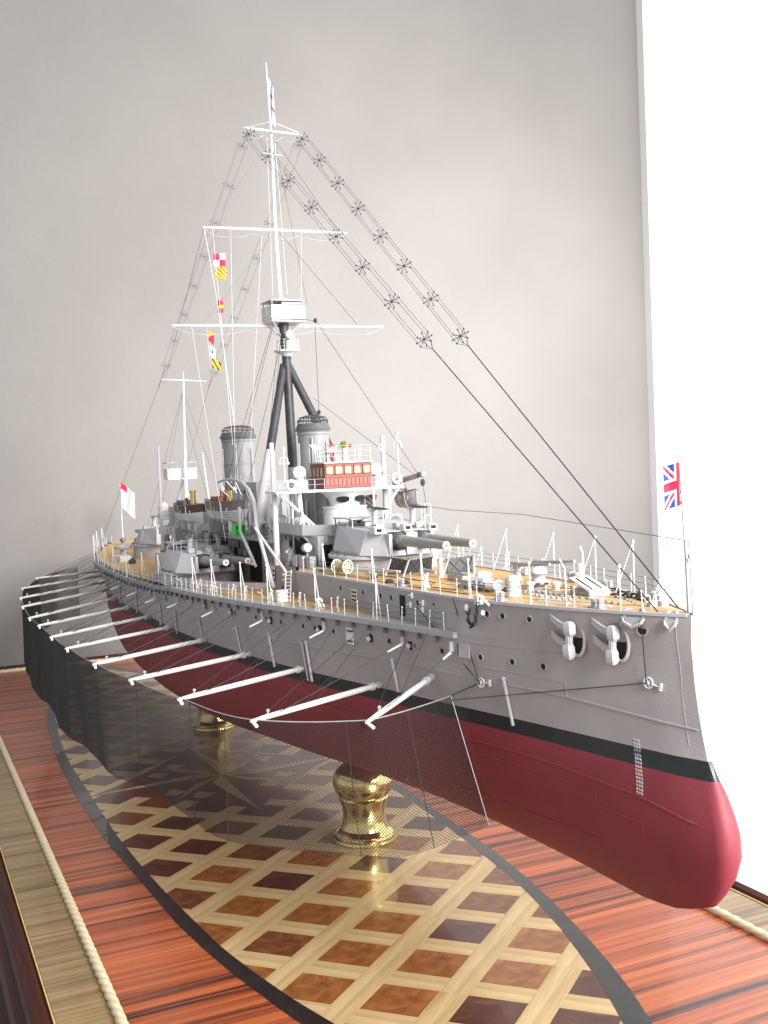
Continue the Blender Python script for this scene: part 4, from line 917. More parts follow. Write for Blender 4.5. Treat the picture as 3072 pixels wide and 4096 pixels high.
# ------------------------------------------------------------------ foremast tripod
AP=Vector((15.9,0,28.6))
obj('tripod_pole',MB().tube([(16.6,0,10.3),(16.5,0,19),(16.1,0,28.2),(15.6,0,33)],[.52,.52,.48,.42],14),M['soot'],ship)
obj('tripod_pole_foot',MB().cyl((16.6,0,10.3),(16.5,0,17.4),.56,.56,14),M['lgrey'],ship)
for s in(-1,1):
    d=Vector((.36,s*.34,-1)); a=AP+Vector((-.1,s*.25,-.2)); obj('tripod_leg',MB().tube([a,a+d*5,a+d*10.2],[.42,.45,.47],14),M['soot'],ship); obj('tripod_leg_foot',MB().tube([a+d*9.2,a+d*17],[.5,.52],14),M['lgrey'],ship)
m_=MB().lathe([(.5,29.3),(.75,29.6),(1.36,29.8),(1.36,29.95),(.02,29.97)],(16.2,0,0),24); obj('ring_platform',m_,M['white'],ship)
rail([(16.2+1.32*math.cos(2*math.pi*i/12),1.32*math.sin(2*math.pi*i/12),29.95) for i in range(13)],1.1,3)
searchlight(17.05,.1,29.95,R(-15),.40,mat='white',k=.55)
obj('gusset',MB().box2(15.4,16.2,-.6,.6,27.0,28.4),M['soot'],ship)
# foretop
m_=MB(); pl=[(14.2,-1.85),(17.3,-1.85),(17.3,1.85),(14.2,1.85)]
m_.prism(pl,32.9,33.05)
for a,b_ in zip(pl,pl[1:]+pl[:1]): dx,dy=b_[0]-a[0],b_[1]-a[1]; m_.box(((a[0]+b_[0])/2,(a[1]+b_[1])/2,33.9),(math.hypot(dx,dy)+.1,.1,1.45),(0,0,math.atan2(dy,dx)))
ft=obj('foretop',m_,M['white'],ship,sm=False,label='white square spotting top on the tripod foremast')
for y in(-1.7,1.7):
    for x in (14.4,17.1): obj('foretop_brace',MB().cyl((x,y,32.95),(15.8,y*.25,31.5),.09,.09,5),M['lgrey2'],ft)
obj('foretop_neck',MB().tube([(16.1,0,29),(15.7,0,31.6),(15.6,0,33)],[.5,.45,.6],12),M['soot'],ft)
m_=MB().loft([[(14.0,-2.0,35.1),(17.2,-1.9,35.1),(17.2,1.8,35.1),(14.0,1.8,35.1)],[(14.0,-2.0,35.18),(17.2,-1.9,35.18),(17.2,1.8,35.18),(14.0,1.8,35.18)],[(14.8,-.5,35.5),(16.2,-.5,35.5),(16.2,.4,35.5),(14.8,.4,35.5)]]); obj('foretop_roof',m_,M['lgrey'],ft,sm=False)
for x,y in ((14.3,-1.75),(17.2,-1.75),(17.2,1.75),(14.3,1.75)): obj('foretop_stanchion',MB().cyl((x,y,34.5),(x,y,35.1),.06,.06,5),M['mgrey'],ft)
obj('rangefinder',MB().cyl((16.9,-.6,34.85),(16.9,1.5,34.85),.16,.16,8),M['lgrey'],ft); obj('side_shutter',MB().box2(15.0,15.9,-1.98,-1.9,33.6,34.3),M['white'],ft,sm=False)
# topmast, yards
obj('topmast',MB().tube([(15.2,0,33),(14.4,0,42.9),(14.5,0,53.2),(13.9,0,61.1)],[.25,.2,.14,.06],10),M['white'],ship)
def yard(x,y0,y1,z0,z1,r,label=None):
    m_=MB().tube([(x,y0,z0),(x,y0*.5+y1*.0,(z0*.75+z1*.25)),(x,y1*.5,(z0*.25+z1*.75)),(x,y1,z1)],[r*.6,r,r,r*.55],8); m_.ball((x,y0,z0),r*.75,6); m_.ball((x,y1,z1),r*.75,6)
    o=obj('yard',m_,M['white'],ship,label=label)
    sag=MB(); n=12; sag.tube([(x,y0+(y1-y0)*i/n,z0+(z1-z0)*i/n-.15-.75*(math.sin(math.pi*((i*3/n)%1))**.5 if i%4 else 0)*.6-.35*(0<i<n)) for i in range(n+1)],.03,3)
    if r>.12: obj('footrope',sag,M['wwire'],o)
yard(15.3,-12.0,11.9,32.55,32.75,.15,'lowest and longest white yard on the foremast'); yard(14.4,-7.95,8.3,43.0,43.2,.16,'middle white yard on the fore topmast'); yard(14.9,-3.1,3.3,53.6,53.4,.13,'short topmost white yard on the fore topmast'); yard(14.6,-1.0,1.1,51.2,51.1,.05)
for s in(-1,1): wire([(14.9,s*3.1,53.6),(14.7,0,54.6)],.03,'wwire')
# main mast
obj('main_topmast',MB().tube([(-30.5,0,12),(-29.9,0,17),(-28.4,0,30.6),(-28.1,0,31.8)],[.3,.24,.13,.06],8),M['white'],ship); yard(-28.4,-3.2,3.4,30.75,30.45,.09,'small white yard on the after mast')
for s in(-1,1): obj('main_tripod_leg',MB().tube([(-31,0,16.2),(-33,s*2.4,8)],[.22,.25],8),M['lgrey'],ship)
m_=MB()
for y0,y1 in ((-2.2,-.25),(.1,2.1)): m_.box2(-31.5,-31.3,y0,y1,16.5,17.9); 
m_.box2(-34,-31.3,-2.3,-2.2,16.5,17.9); m_.box2(-34,-31.3,-2.2,2.1,16.3,16.45); mt=obj('maintop',m_,M['white'],ship,sm=False)
obj('maintop_roof',MB().box2(-34.2,-31.1,-2.35,2.2,18.7,18.82),M['mgrey'],mt,sm=False)
for y in(-2.1,-.9,.8,2): obj('maintop_stanchion',MB().cyl((-31.4,y,17.9),(-31.4,y,18.7),.05,.05,4),M['mgrey'],mt)
# ------------------------------------------------------------------ wireless aerials with spreader stars
def aerial(P0,P1,ts,r,mat,tail_end=None,wr=.02):
    P0=Vector(P0);P1=Vector(P1); d=(P1-P0).normalized(); u=d.cross(Vector((0,0,1))).normalized(); w=u.cross(d)
    for i,t in enumerate(ts):
        p=P0.lerp(P1,t)
        sm_=MB()
        for k in range(8):
            q=2*math.pi*k/8+.2; e=(u*math.cos(q)+w*math.sin(q))*r; sm_.cyl((0,0,0),e,.034 if mat is M['wire'] else .024,.026,4,caps=False); sm_.ball(e,.08 if mat is M['wire'] else .055,4)
        sm_.ball((0,0,0),.09,5); obj('aerial_spreader',sm_,mat,ship,p)
    for k in range(0,8,2):
        q=2*math.pi*k/8+.2; e=(u*math.cos(q)+w*math.sin(q))*r; a=P0.lerp(P1,ts[0])+e; b_=P0.lerp(P1,ts[-1])+e; obj('aerial_wire',MB().tube([a,b_],wr,3),mat,ship)
        c=P0.lerp(P1,ts[-1]+.02); obj('aerial_bridle',MB().tube([b_,c],wr,3),mat,ship)
    wire([P0.lerp(P1,ts[-1]+.02),P1],.05); wire([P0,P0.lerp(P1,ts[0])],.03)
f8=[.01,.094,.177,.262,.346,.427,.509,.591]
aerial((14.9,3.2,53.2),(79.2,-.5,8.8),f8,.66,M['wire']); aerial((14.9,-2.9,53.2),(77.9,-.9,8.5),f8,.66,M['wire'])
M['wire2']=paint('aft_aerial_grey',(.11,.105,.10),.6,bump=0)
aerial((14.9,-2.9,53.0),(-28.4,-3.7,29.5),[.038,.161,.286,.409,.526,.645,.765,.886],.6,M['wire2'],wr=.012); aerial((14.9,3.2,53.0),(-28.4,3.7,29.5),[.021,.15,.279,.408,.532,.657,.783,.922],.6,M['wire2'],wr=.012)
# stays
W_=[((-28.4,-3.7,29.5),(-63,-7.5,4.5)),((-28.4,3.7,29.5),(-66,5,4.5)),((15.2,0,34),(25.3,-.2,31.8)),((25.3,0,31.8),(32.3,7.2,16.1)),((17.5,2.2,24.8),(32.2,7.2,15.9)),((24.9,0,31.5),(24.9,0,22.9)),((17.0,-1.2,31),(17.8,-4.2,12)),((14.4,-7.9,43),(-28,-3,30)),
((15.2,0,33),(28,-6.2,20)),((15,0,43),(15.3,-9,32.6)),((15,0,43),(15.3,9,32.7)),((15.2,0,36),(12.5,-9,5)),((15.2,0,36),(8.5,-9,5)),((14.8,0,53),(14.4,-7.5,43)),((14.8,0,53),(14.4,7.5,43.1)),((15.5,0,32),(20.5,-9.5,5)),((14.5,.3,53),(15.2,3,35)),((-29,0,29),(-35,-6,6)),((-29,0,29),(-25,-6,8)),((-29,0,29),(-26,6,8)),((-29,0,27),(-33,5,8))]
for a,b_ in W_: wire([a,b_],.028,'wire2' if a[2]>42 or a[0]<0 else 'wire')
for y0,z0,x1,y1,z1,x0 in ((-7.0,43.2,18,-7,20,14.4),(-5,43,17.5,-6.8,15,14.4),(-10,32.5,17,-8,10,15.3),(3,43.1,16,2,35,14.4),(-1.5,43,16,-5,15,14.4),(.35,53,15.6,.6,36,14.6),(-.4,53,14.9,-.8,36,14.2)): wire([(x0,y0,z0),(x1,y1,z1)],.022,'wwire','halyard')
for a in ((25.3,-.1,31.9),(24.9,0,22.8),(32.3,7.2,16.2),(-63,-7.5,5)): obj('rigging_block',MB().ball(a,.2,6,sz=1.3),M['soot'],ship)
wire([(32.3,7.6,15.2),(32.6,7.8,12.6),(30.8,7.4,11.4),(28.8,6.4,12.0)],.03); wire([(33,5,13.6),(43,5,13.1),(52.5,6.2,12.9),(79.5,0,12.5)],.03,'wire2','jackstay')
# ------------------------------------------------------------------ flags
def flagmat(name,kind):
    m,nt,b=newmat(name); b.inputs["Roughness"].default_value=.7; return m
def cloth(name,loc,w,h,cells,mats,yaw=0,wave=.12,nx=12,nz=8,seed=0,droop=0,label=None,skew=0):
    """a small waving flag; cells(u,v) picks a material for every facet"""
    V=[];F=[];MI=[]
    for j in range(nz+1):
        for i in range(nx+1):
            u,v=i/nx,j/nz; V.append((u*w*(1-.15*droop*v),wave*math.sin(u*5+seed+v*1.5)*(.3+u),-v*h-droop*u*h*.6+skew*u*h))
    for j in range(nz):
        for i in range(nx): F.append((j*(nx+1)+i,j*(nx+1)+i+1,(j+1)*(nx+1)+i+1,(j+1)*(nx+1)+i)); MI.append(cells((i+.5)/nx,(j+.5)/nz))
    k=len(V); V2=V+[(a,b_+.03,c) for a,b_,c in V]; F2=F+[tuple(k+q for q in f[::-1]) for f in F]
    mb_=MB(); mb_.v=V2; mb_.f=F2; mb_.mi=MI+MI
    return obj(name,mb_,mats,ship,loc,(0,0,yaw),label=label,fix=False,ang=80)
cm={}
for n_,c_ in dict(r=(.42,.006,.045),w=(.62,.62,.62),b=(.012,.035,.28),y=(.65,.40,.012),k=(.02,.02,.02)).items(): cm[n_]=paint('flag_'+n_,c_,.7,bump=0,var=.04)
RW=[cm['r'],cm['w']]
cloth('signal_flag',(14.35,-7.05,40.3),1.25,1.35,lambda u,v:0 if (u<.5)==(v<.5) else 1,RW,R(75),label='red and white chequered signal flag under the middle yard')
cloth('signal_flag',(14.6,-7.0,38.9),1.2,1.3,lambda u,v:1 if (u-v)*2.6%1<.3 else 0,[cm['y'],cm['r']],R(75),seed=1,nx=26,nz=28,label='yellow flag with diagonal red stripes')
cloth('signal_flag',(14.9,-7.0,35.3),.55,1.3,lambda u,v:1 if .38<v<.6 else 0,[cm['r'],cm['y']],R(60),seed=2,label='narrow red flag with a yellow bar')
cloth('signal_flag',(10.8,-7.0,32.7),.6,1.1,lambda u,v:1 if u+v>.8 else 0,[cm['y'],cm['r']],R(70),seed=3,droop=.8,label='yellow and red pennant at the lowest yard')
cloth('signal_flag',(11.1,-7.0,31.1),.6,1.2,lambda u,v:1 if abs(u-.5)<.14 and abs(v-.5)<.14 else 0,[cm['w'],cm['k']],R(70),seed=2,droop=.6,label='white signal flag with small dark centre')
cloth('signal_flag',(11.7,-7.0,29.5),1.0,.95,lambda u,v:1 if (u*1.6-v)%1<.4 else 0,[cm['y'],cm['k']],R(75),seed=4,droop=.7,label='yellow and black striped signal flag lowest on the halyard')
wire([(14.4,-7.9,43),(14.9,-7.1,36),(17,-6.4,22)],.035,'wwire','halyard'); wire([(10.6,-7.1,33),(11.5,-7.1,28.5)],.02,'wwire','halyard')
def ens(u,v):
    if u<.42 and v<.45:
        uu,vv=u/.42,v/.45; return 0 if abs(uu-.5)<.12 or abs(vv-.5)<.12 else (2 if abs(abs(uu-.5)-abs(vv-.5))>.1 else 1)
    return 0 if abs(u-.5)<.09 or abs(v-.5)<.08 else 1
cloth('white_ensign',(-79,0,15.9),2.7,4.8,lambda u,v:0 if v<.2 and u<.4 or (abs(v-.5)<.04 and u<.3) else 1,RW+[cm['b']],R(62),wave=.3,droop=.75,label='white ensign with red cross drooping at the stern')
wire([(-79.3,0,4.9),(-79.6,0,15.6)],.07,'wwire','ensign_staff')
cloth('masthead_ensign',(14.0,0,59.6),.75,4.2,lambda u,v:0 if (abs(u-.6)<.2 and abs(v-.35)<.07) or (u>.5 and abs(v-.62)<.04) else 1,RW,R(50),wave=.2,droop=.5,nx=16,nz=24,label='white ensign furled close against the masthead')
def jack(u,v):
    U,V_=u-.5,v-.5
    if abs(U)<.09 or abs(V_)<.11: return 0
    if abs(U)<.16 or abs(V_)<.18: return 1
    dd=abs(abs(U)-abs(V_)*1.0)
    return 0 if dd<.05 else (1 if dd<.12 else 2)
cloth('union_jack',(79.0,-.02,16.85),.86,2.4,lambda u,v:jack(.5+u*.5,v),[cm['r'],cm['w'],cm['b']],R(-118),wave=.07,nx=26,nz=30,seed=1,droop=-.02,skew=-.12,label='red white and blue union flag on the bow jackstaff')
obj('jackstaff',MB().tube([(79.4,0,8.5),(79.3,0,12),(79.0,0,17.3)],[.08,.06,.045],6),M['mgrey'],ship); obj('stem_post',MB().cyl((79.8,0,8.4),(79.6,0,12.6),.055,.045,6).tube([(79.6,0,11.8),(79.3,.1,11.2)],.04,4),M['mgrey'],ship)
obj('jack_ties',MB().ball((78.98,0,16.5),.09,6).ball((78.99,0,15.8),.09,6).ball((79.0,0,15.2),.1,6).ball((79.03,.02,14.6),.1,6),M['white'],ship)
# ------------------------------------------------------------------ boats
def boat(name,x,y,z,L,Bm,D,mt,mb_,yaw=0,label=None,extras=''):
    secs=[];n=11
    for i in range(n+1):
        s=i/n; X=(s-.5)*L; w=Bm/2*math.sin(math.pi*min(1,.16+.84*s*0+.84*(1-s)) if 0 else 0)
        w=Bm/2*(1-abs(2*s-1.0)**2.6)**.75 if s>.5 else Bm/2*(1-.55*abs(2*s-1)**2.4)
        w=max(w,.04); sh=D+.28*abs(2*s-1)**2*1.0; k=.0+(.25*abs(2*s-1)**4)
        secs.append([(X,-w,sh),(X,-w*.97,sh*.62+k*.3),(X,-w*.72,sh*.24+k),(X,-.04,k),(X,.04,k),(X,w*.72,sh*.24+k),(X,w*.97,sh*.62+k*.3),(X,w,sh)])
    lo=MB();up=MB()
    lo.loft([[p for p in s_[1:7]] for s_ in secs],closed=False,caps=False); up.loft([[s_[0],(s_[0][0],s_[0][1]*.985,s_[0][2]-.001),s_[1]] for s_ in secs],closed=False,caps=False); up.loft([[s_[6],s_[7]] for s_ in secs],closed=False,caps=False)
    e=secs[0]; up.add(e,[tuple(range(8))]); up.add([p for s_ in secs for p in (s_[0],s_[7])],[(2*i,2*i+1,2*i+3,2*i+2) for i in range(n)])
    b_=obj(name,up,M[mt],ship,(x,y,z),(0,0,yaw),label=label); obj('boat_bottom',lo,M[mb_],b_)
    g=MB().tube([(s_[0][0],s_[0][1]*1.02,s_[0][2]+.03) for s_ in secs]+[(s_[7][0],s_[7][1]*1.02,s_[7][2]+.03) for s_ in secs][::-1],.07,5); obj('gunwale',g,M['boatt'],b_)
    for s in (.22,.5,.78):
        i=int(s*n); q=secs[i]; g=MB().tube([(q[k][0],q[k][1]*1.04,q[k][2]-(.03 if 2<=k<=5 else 0)) for k in range(8)],.06,4); obj('gripe_strap',g,M['white'],b_)
    for s in(.6,.86): 
        i=int(s*n); q=secs[i]; g=MB(); 
        for a in(-.16,.05):
            for c in(-.16,.05): g.box((q[0][0]+a,q[1][1]*1.04,D*.72+c),(.16,.05,.16))
        obj('crest',g,M['white'],b_,sm=False)
    return b_
b1=boat('steam_pinnace',-4.2,-6.0,10.9,11.5,3.0,2.35,'boatb','white',label='dark brown over white steam pinnace with brass funnel')
obj('brass_funnel',MB().lathe([(.36,2.2),(.36,4.0),(.46,4.05),(.46,4.2),(.3,4.2)],(1.0,0,0),16),M['brassm'],b1); obj('cabin_top',MB().box2(-4,-.5,-.8,.8,2.3,2.95),M['boatt'],b1,sm=False); obj('red_lamp',MB().ball((-.9,-.3,3.1),.22,8),M['redp'],b1)
b2=boat('steam_pinnace',11.3,-6.0,11.6,12.5,3.2,2.3,'boatt','white',label='brown grey planked pinnace slung under the curved davit')
for k in range(7): obj('strake_line',MB().tube([((s-.5)*12.5,-1.64*(1-abs(2*s-1)**2.6)**.75-.0,.7+.24*k+.2*abs(2*s-1)**2) for s in [.52+.04*i for i in range(12)]],.018,3),M['dgrey'],b2)
obj('brass_funnel',MB().lathe([(.34,2.2),(.34,3.6),(.42,3.7)],(1.2,0,0),14),M['brassm'],b2); obj('deck_fittings',MB().box2(-4,0,-.7,.7,2.3,2.9).ball((-1,.2,3.3),.4,7).cyl((-2,0,2.8),(-2,0,4.1),.05,.05,4).cyl((-3.4,.3,2.8),(-3.4,.3,3.8),.05,.05,4),M['cabinl'],b2)
b3=boat('lifeboat',27.4,8.1,12.8,4.6,1.5,1.6,'mgrey','mgrey',label='grey lifeboat hanging on the port side behind the bridge')
b4=boat('cutter',24.5,4.6,12.9,5.5,1.9,1.1,'cabinl','mgrey',label='reddish open boat glimpsed behind the bridge struts')
obj('port_boat_derrick',MB().cyl((25.8,7.6,15.4),(32.2,7.6,16.2),.28,.25,10).ball((32.4,7.6,16.2),.33,8),M['mgrey'],ship); obj('boat_fall',MB().ball((27.4,8.1,14.7),.17,6).cyl((27.4,8.1,14.8),(27.4,8,15.6),.03,.03,4),M['cabin'],ship); obj('derrick_block',MB().ball((32.3,7.6,15.4),.25,6,sz=1.5),M['soot'],ship)
# boat crutches
for x in (-8,-5,-2,1): obj('boat_crutch',MB().box((x,-6,10.8),(.25,2.2,.9)).torus((x+.2,-6.6,10.7),.2,.06,Matrix.Rotation(R(90),3,'Y'),8,4),M['white'],ship,sm=False)
for x in (7,15): obj('boat_crutch',MB().box((x,-6,11.2),(.3,2.0,1.6)),M['lgrey2'],ship,sm=False)
# curved davits
obj('curved_davit',MB().tube([(13.4,-7.5,16.1),(16.1,-7.5,16.4),(19.4,-7.5,16.4),(22.2,-7.5,16.1),(24.4,-7.5,15.3),(25.7,-7.5,14.3),(26.0,-7.5,13.1),(26.2,-7.5,11.8),(30.5,-7.5,6.2)],[.1,.14,.17,.19,.2,.2,.2,.2,.18],8),M['lgrey'],ship)
obj('curved_davit',MB().tube([(20.4,-7.4,13.6),(20.4,-7.4,11.1),(22.6,-7.4,9.6),(25.0,-7.4,7.9)],.16,8),M['lgrey'],ship); obj('davit_strut',MB().cyl((26.3,-7.7,11.7),(34.5,-7.7,8.2),.13,.13,6),M['white'],ship)
obj('davit_fall',MB().tube([(16.1,-7.4,16.3),(17,-6.5,15),(13,-6,14)],.07,4).tube([(19.4,-7.4,16.3),(18.5,-6.5,14.8),(16.5,-6,13.9)],.07,4).tube([(14,-7.4,16.2),(13.2,-7,15.2),(14.1,-6.6,14.6),(13.2,-6.2,14.2)],.06,4).ball((14,-7.2,15.4),.25,6).ball((17.8,-7,15.4),.25,6),M['wwire'],ship)
obj('davit_guy',MB().cyl((22.5,-7.5,16.0),(26.1,-7.4,12.5),.07,.07,5),M['lgrey'],ship)
# derricks aft and white lights
obj('derrick_post',MB().tube([(-11.8,-8,7.5),(-11.8,-8,14),(-11.6,-8,20.8)],[.22,.2,.14],7),M['lgrey'],ship); obj('derrick_post',MB().tube([(-42,7,9),(-46,7,20.4)],[.22,.16],7),M['lgrey'],ship); obj('derrick_post',MB().cyl((-2.8,7.5,10),(-3.2,7.5,20.6),.2,.15,7),M['lgrey'],ship)
obj('ventilator_strut',MB().cyl((-29.4,-4,6.0),(-24.4,-4,10.0),.42,.42,10),M['mgrey'],ship)
for z in (10.6,12.6): searchlight(-21,-5.5,z-1.6,R(-10),.62,mat='lgrey')
bx('after_bridge',-24,-17.5,-5.2,5.2,8.8,9.0,'lgrey2'); bx('after_control_house',-24,-17.5,-4.2,3,9.0,12.6,'lgrey2')
# ------------------------------------------------------------------ guard rails round the decks
st_me=MB(); st_me.cyl((0,0,0),(0,0,1.15),.036,.03,5)
for z in(.38,.78,1.18): st_me.ball((0,0,z),.07,5)
sm1=st_me.mesh('stanchion'); sm1.materials.append(M['white']); smooth_mesh(sm1)
tall=MB().cyl((0,0,0),(0,0,3.3),.055,.045,6).cyl((0,0,3.3),(-1.0,.75,.0),.04,.05,5).ball((0,0,3.35),.12,6); tm=tall.mesh('awning_stanchion'); tm.materials.append(M['white']); smooth_mesh(tm)
def edgept(kind,x,sg,ins=.12):
    if kind=='f': z=interp(FCZ,x); y=smooth(FCY,x)
    else: z=interp(EDZ,x); y=smooth(EDY,x)+(.05 if kind=='m' else 0)
    return Vector((hx(x,z),sg*max(.05,y-ins),z+.05))
random.seed(21)
def railrun(kind,x0,x1,step,tallx):
    for sg in(-1,1):
        xs=[];x=x0
        while x<=x1: xs.append(x); x+=step*random.uniform(.9,1.1)
        P_=[]
        for x in xs:
            if kind=='m' and sg>0 and x>25: pass
            p=edgept(kind,x,sg); o=obj('stanchion',sm1,None,ship,p); o.rotation_euler=(random.uniform(-.05,.05),random.uniform(-.05,.05),0); P_.append(p)
        if len(P_)>1:
            m_=MB()
            for z in(.38,.78,1.16):
                pts=[]
                for a,b_ in zip(P_,P_[1:]): pts+=[a+Vector((0,0,z)),(a+b_)/2+Vector((0,0,z-.05))]
                pts.append(P_[-1]+Vector((0,0,z))); m_.tube(pts,.018,3)
            obj('rail_wires',m_,M['wire'],ship)
        for x in tallx:
            p=edgept(kind,x,sg,.2); o=obj('awning_stanchion',tm,None,ship,p-Vector((0,0,.8 if sg<0 and kind=='f' else 0))); o.scale=(1,sg if sg>0 else -1,1); o.scale=(1,1 if sg<0 else -1,1.0)
railrun('f',37,79.3,2.15,[41,50.2,57.8,63.8,69.6,76.0]); railrun('m',14,62.5,1.75,[20,26,33,38,45.5,53.5]); railrun('q',-78,12,3.0,[-72,-66,-60,-54,-48,-40,-32,-24,-14,-4,5])
# ------------------------------------------------------------------ forecastle fittings
Z8=8.2
def lathe(name,prof,x,y,z,mat,n=18,label=None): return obj(name,MB().lathe(prof,(0,0,0),n),M[mat],ship,(x,y,z),label=label)
def sp(prof,k,kz=None): return [(r*k,z*(kz or k)) for r,z in prof]
lathe('drum_vent',sp([(.72,0),(.76,.05),(.72,.1),(.72,.95),(.6,1.0),(.6,1.1),(.7,1.15),(.74,1.3),(.7,1.45),(.6,1.5),(.6,1.6),(.72,1.65),(.74,1.95),(.6,2.15),(.2,2.25)],.6,.68),65.3,-2.6,Z8,'white',label='large white ribbed drum vent by the forecastle edge')
lathe('mushroom_vent',sp([(.6,0),(.6,.5),(.45,.6),(.5,.9),(1.05,1.0),(1.1,1.2),(.85,1.5),(.3,1.65)],.58,.62),57.2,-.2,Z8,'white')
CX,CY=62.8,1.0
lathe('capstan',sp([(1.25,0),(1.3,.1),(1.3,.3),(1.0,.35),(.9,.6),(1.1,.75),(1.5,.8),(1.55,1.0),(1.2,1.05),(.9,1.1),(.7,1.5),(.85,1.75),(1.0,1.85)],.6),CX,CY,Z8,'lgrey',24); lathe('capstan_head',sp([(.7,1.85),(.95,1.95),(1.0,2.2),(.85,2.5),(.5,2.7),(.02,2.75)],.6),CX,CY,Z8,'white',24)
for k in range(10):
    q=2*math.pi*k/10; obj('capstan_slot',MB().box((CX+.93*math.cos(q),CY+.93*math.sin(q),Z8+.54),(.1,.28,.09),(0,0,q)),M['dark'],ship,sm=False)
BO=[(.25,0),(.25,.5),(.34,.55),(.34,.7),(.1,.75)]
lathe('bollard',BO,63.4,-.1,Z8,'white',12); lathe('bollard',BO,64.6,1.2,Z8,'white',12); lathe('bollard',BO,62.0,-.9,Z8,'lgrey',12); lathe('bollard',[(.22,0),(.22,.4),(.3,.5),(.3,.75),(.1,.8)],60.6,5.2,Z8,'lgrey',12); lathe('bollard',[(.22,0),(.22,.4),(.3,.5),(.3,.75),(.1,.8)],61.3,5.2,Z8,'lgrey',12)
obj('windlass_bed',MB().box((60.8,-2.0,Z8+.2),(3.6,1.3,.34),(0,0,R(8))).box((58.6,-2.0,Z8+.35),(1.2,1.2,.6)),M['lgrey'],ship,sm=False)
obj('windlass_drum',MB().cyl((62.2,-2.7,Z8+.6),(62.9,-2.5,Z8+.6),.34,.28,14).cyl((59.6,-2.0,Z8+.65),(60.6,-1.9,Z8+.65),.32,.32,14),M['white'],ship); lathe('mooring_reel',sp([(.5,0),(.5,.2),(.35,.3),(.35,.7),(.6,.8),(.6,.95),(.1,1.1)],.6),61.5,-1.5,Z8+.2,'lgrey',12); lathe('mooring_reel',sp([(.5,0),(.5,.2),(.35,.3),(.35,.7),(.6,.8),(.6,.95),(.1,1.1)],.7),59.0,-.9,Z8,'mgrey',12)
obj('red_drum_end',MB().cyl((62.2,-.9,Z8+.75),(62.25,-1.15,Z8+.75),.26,.26,12),M['cabin'],ship)
for k in range(5): obj('wheel',MB().torus((58.6+k*.8,-3.0+.1*k,Z8+.2),.17,.055,Matrix.Rotation(R(90),3,'X'),10,5),M['dgrey'],ship)
# chain cables
def chain(name,pts,mat,s=.3,r=.065):
    P_=[Vector(p) for p in pts]; m_=MB(); acc=[]
    for a,b_ in zip(P_,P_[1:]):
        n=max(1,int((b_-a).length/(s*.95)))
        for i in range(n): acc.append((a.lerp(b_,i/n),(b_-a).normalized()))
    for k,(p,d) in enumerate(acc):
        u=d.cross(Vector((0,0,1))).normalized() if abs(d.z)<.95 else Vector((0,1,0)); w=u.cross(d)
        if k%2: u,w=w,u
        m_.tube([p+d*(.75*s*math.cos(q))+u*(.42*s*math.sin(q))+Vector((0,0,random.uniform(-.01,.03))) for q in [2*math.pi*i/8 for i in range(8)]],r,4,closed=True)
    return obj(name,m_,M[mat],ship)
z=Z8+.16
chain('anchor_cable',[(59.5,-2.4,z+.3),(61,-2.3,z+.35),(62.2,-2.4,z+.35)],'lgrey'); chain('anchor_cable',[(63.9,-.6,z),(66,-.5,z),(68.5,-.6,z),(70.8,-.3,z),(74.5,-.5,z)],'lgrey',.34,.08); chain('anchor_cable',[(63.4,2.4,z),(65,2.6,z),(67.2,2.2,z)],'lgrey',.34,.08)
chain('anchor_cable',[(64.2,-1.2,z),(67.0,-1.6,z),(70.2,-1.3,z)],'white',.3,.065); chain('anchor_cable',[(69.8,2.2,z+.1),(70.6,2.6,z+.2),(71.3,2.1,z+.05),(72.2,2.3,z+.3),(73.0,1.7,z),(74.0,1.6,z+.1),(75.0,.9,z)],'soot',.34,.085); chain('anchor_cable',[(70.6,1.6,z),(72.5,1.2,z),(74.8,.2,z)],'lgrey',.34,.08)
chain('anchor_cable',[(62.0,-1.9,z),(63.4,-1.6,z+.2),(64.3,-1.9,z)],'dgrey',.28,.06)
px0,_=on_side(64.3,7.6,.35); px0=Vector(px0)
chain('cathead_chain',[px0+Vector((.1,0,-.1)),px0+Vector((.3,-.1,-.7)),px0+Vector((.7,-.1,-1.0)),px0+Vector((1.1,-.05,-.7)),px0+Vector((1.3,.1,.7))],'soot',.26,.06)
obj('cathead_bracket',MB().box(px0+Vector((1.1,.3,.75)),(.4,.5,.6)).tube([px0+Vector((1.2,.2,1.1)),px0+Vector((2.2,.4,.5))],.09,5).ball(px0+Vector((0,-.05,.15)),.17,7,sz=1.5).ball(px0+Vector((2.2,-.1,.05)),.15,6,sz=1.3),M['white'],ship)
# hatch with white cover
h=MB().box2(67.2,69.4,.55,1.95,Z8,Z8+.45); ho=obj('companion_hatch',h,M['mgrey'],ship,(0,0,0),sm=False)
obj('hatch_cover',MB().loft([[(67.2,.5,Z8+1.2),(69.5,.45,Z8+.45),(69.5,2.05,Z8+.45),(67.2,2.0,Z8+1.2)],[(67.2,.5,Z8+1.28),(69.6,.45,Z8+.55),(69.6,2.05,Z8+.55),(67.2,2.0,Z8+1.28)]]).box((69.5,1.25,Z8+.25),(.12,1.6,.42)),M['white'],ho,sm=False)
for y in(.85,1.6): obj('hatch_hinge',MB().cyl((67.5,y,Z8+1.24),(69.3,y-.02,Z8+.66),.045,.045,4),M['dark'],ho)
lathe('vent_pipe',[(.17,0),(.15,1.9),(.2,1.95),(.2,2.1),(.1,2.15)],67.4,1.3,Z8,'white',8)
obj('dan_davit',MB().tube([(71.6,-2.7,Z8),(71.6,-2.75,Z8+2.4),(71.3,-2.9,Z8+3.0)],.06,5),M['white'],ship); obj('dan_davit',MB().tube([(65.4,2.9,Z8),(65.4,2.9,Z8+2.6),(65.0,3.0,Z8+3.0)],.08,6),M['white'],ship)
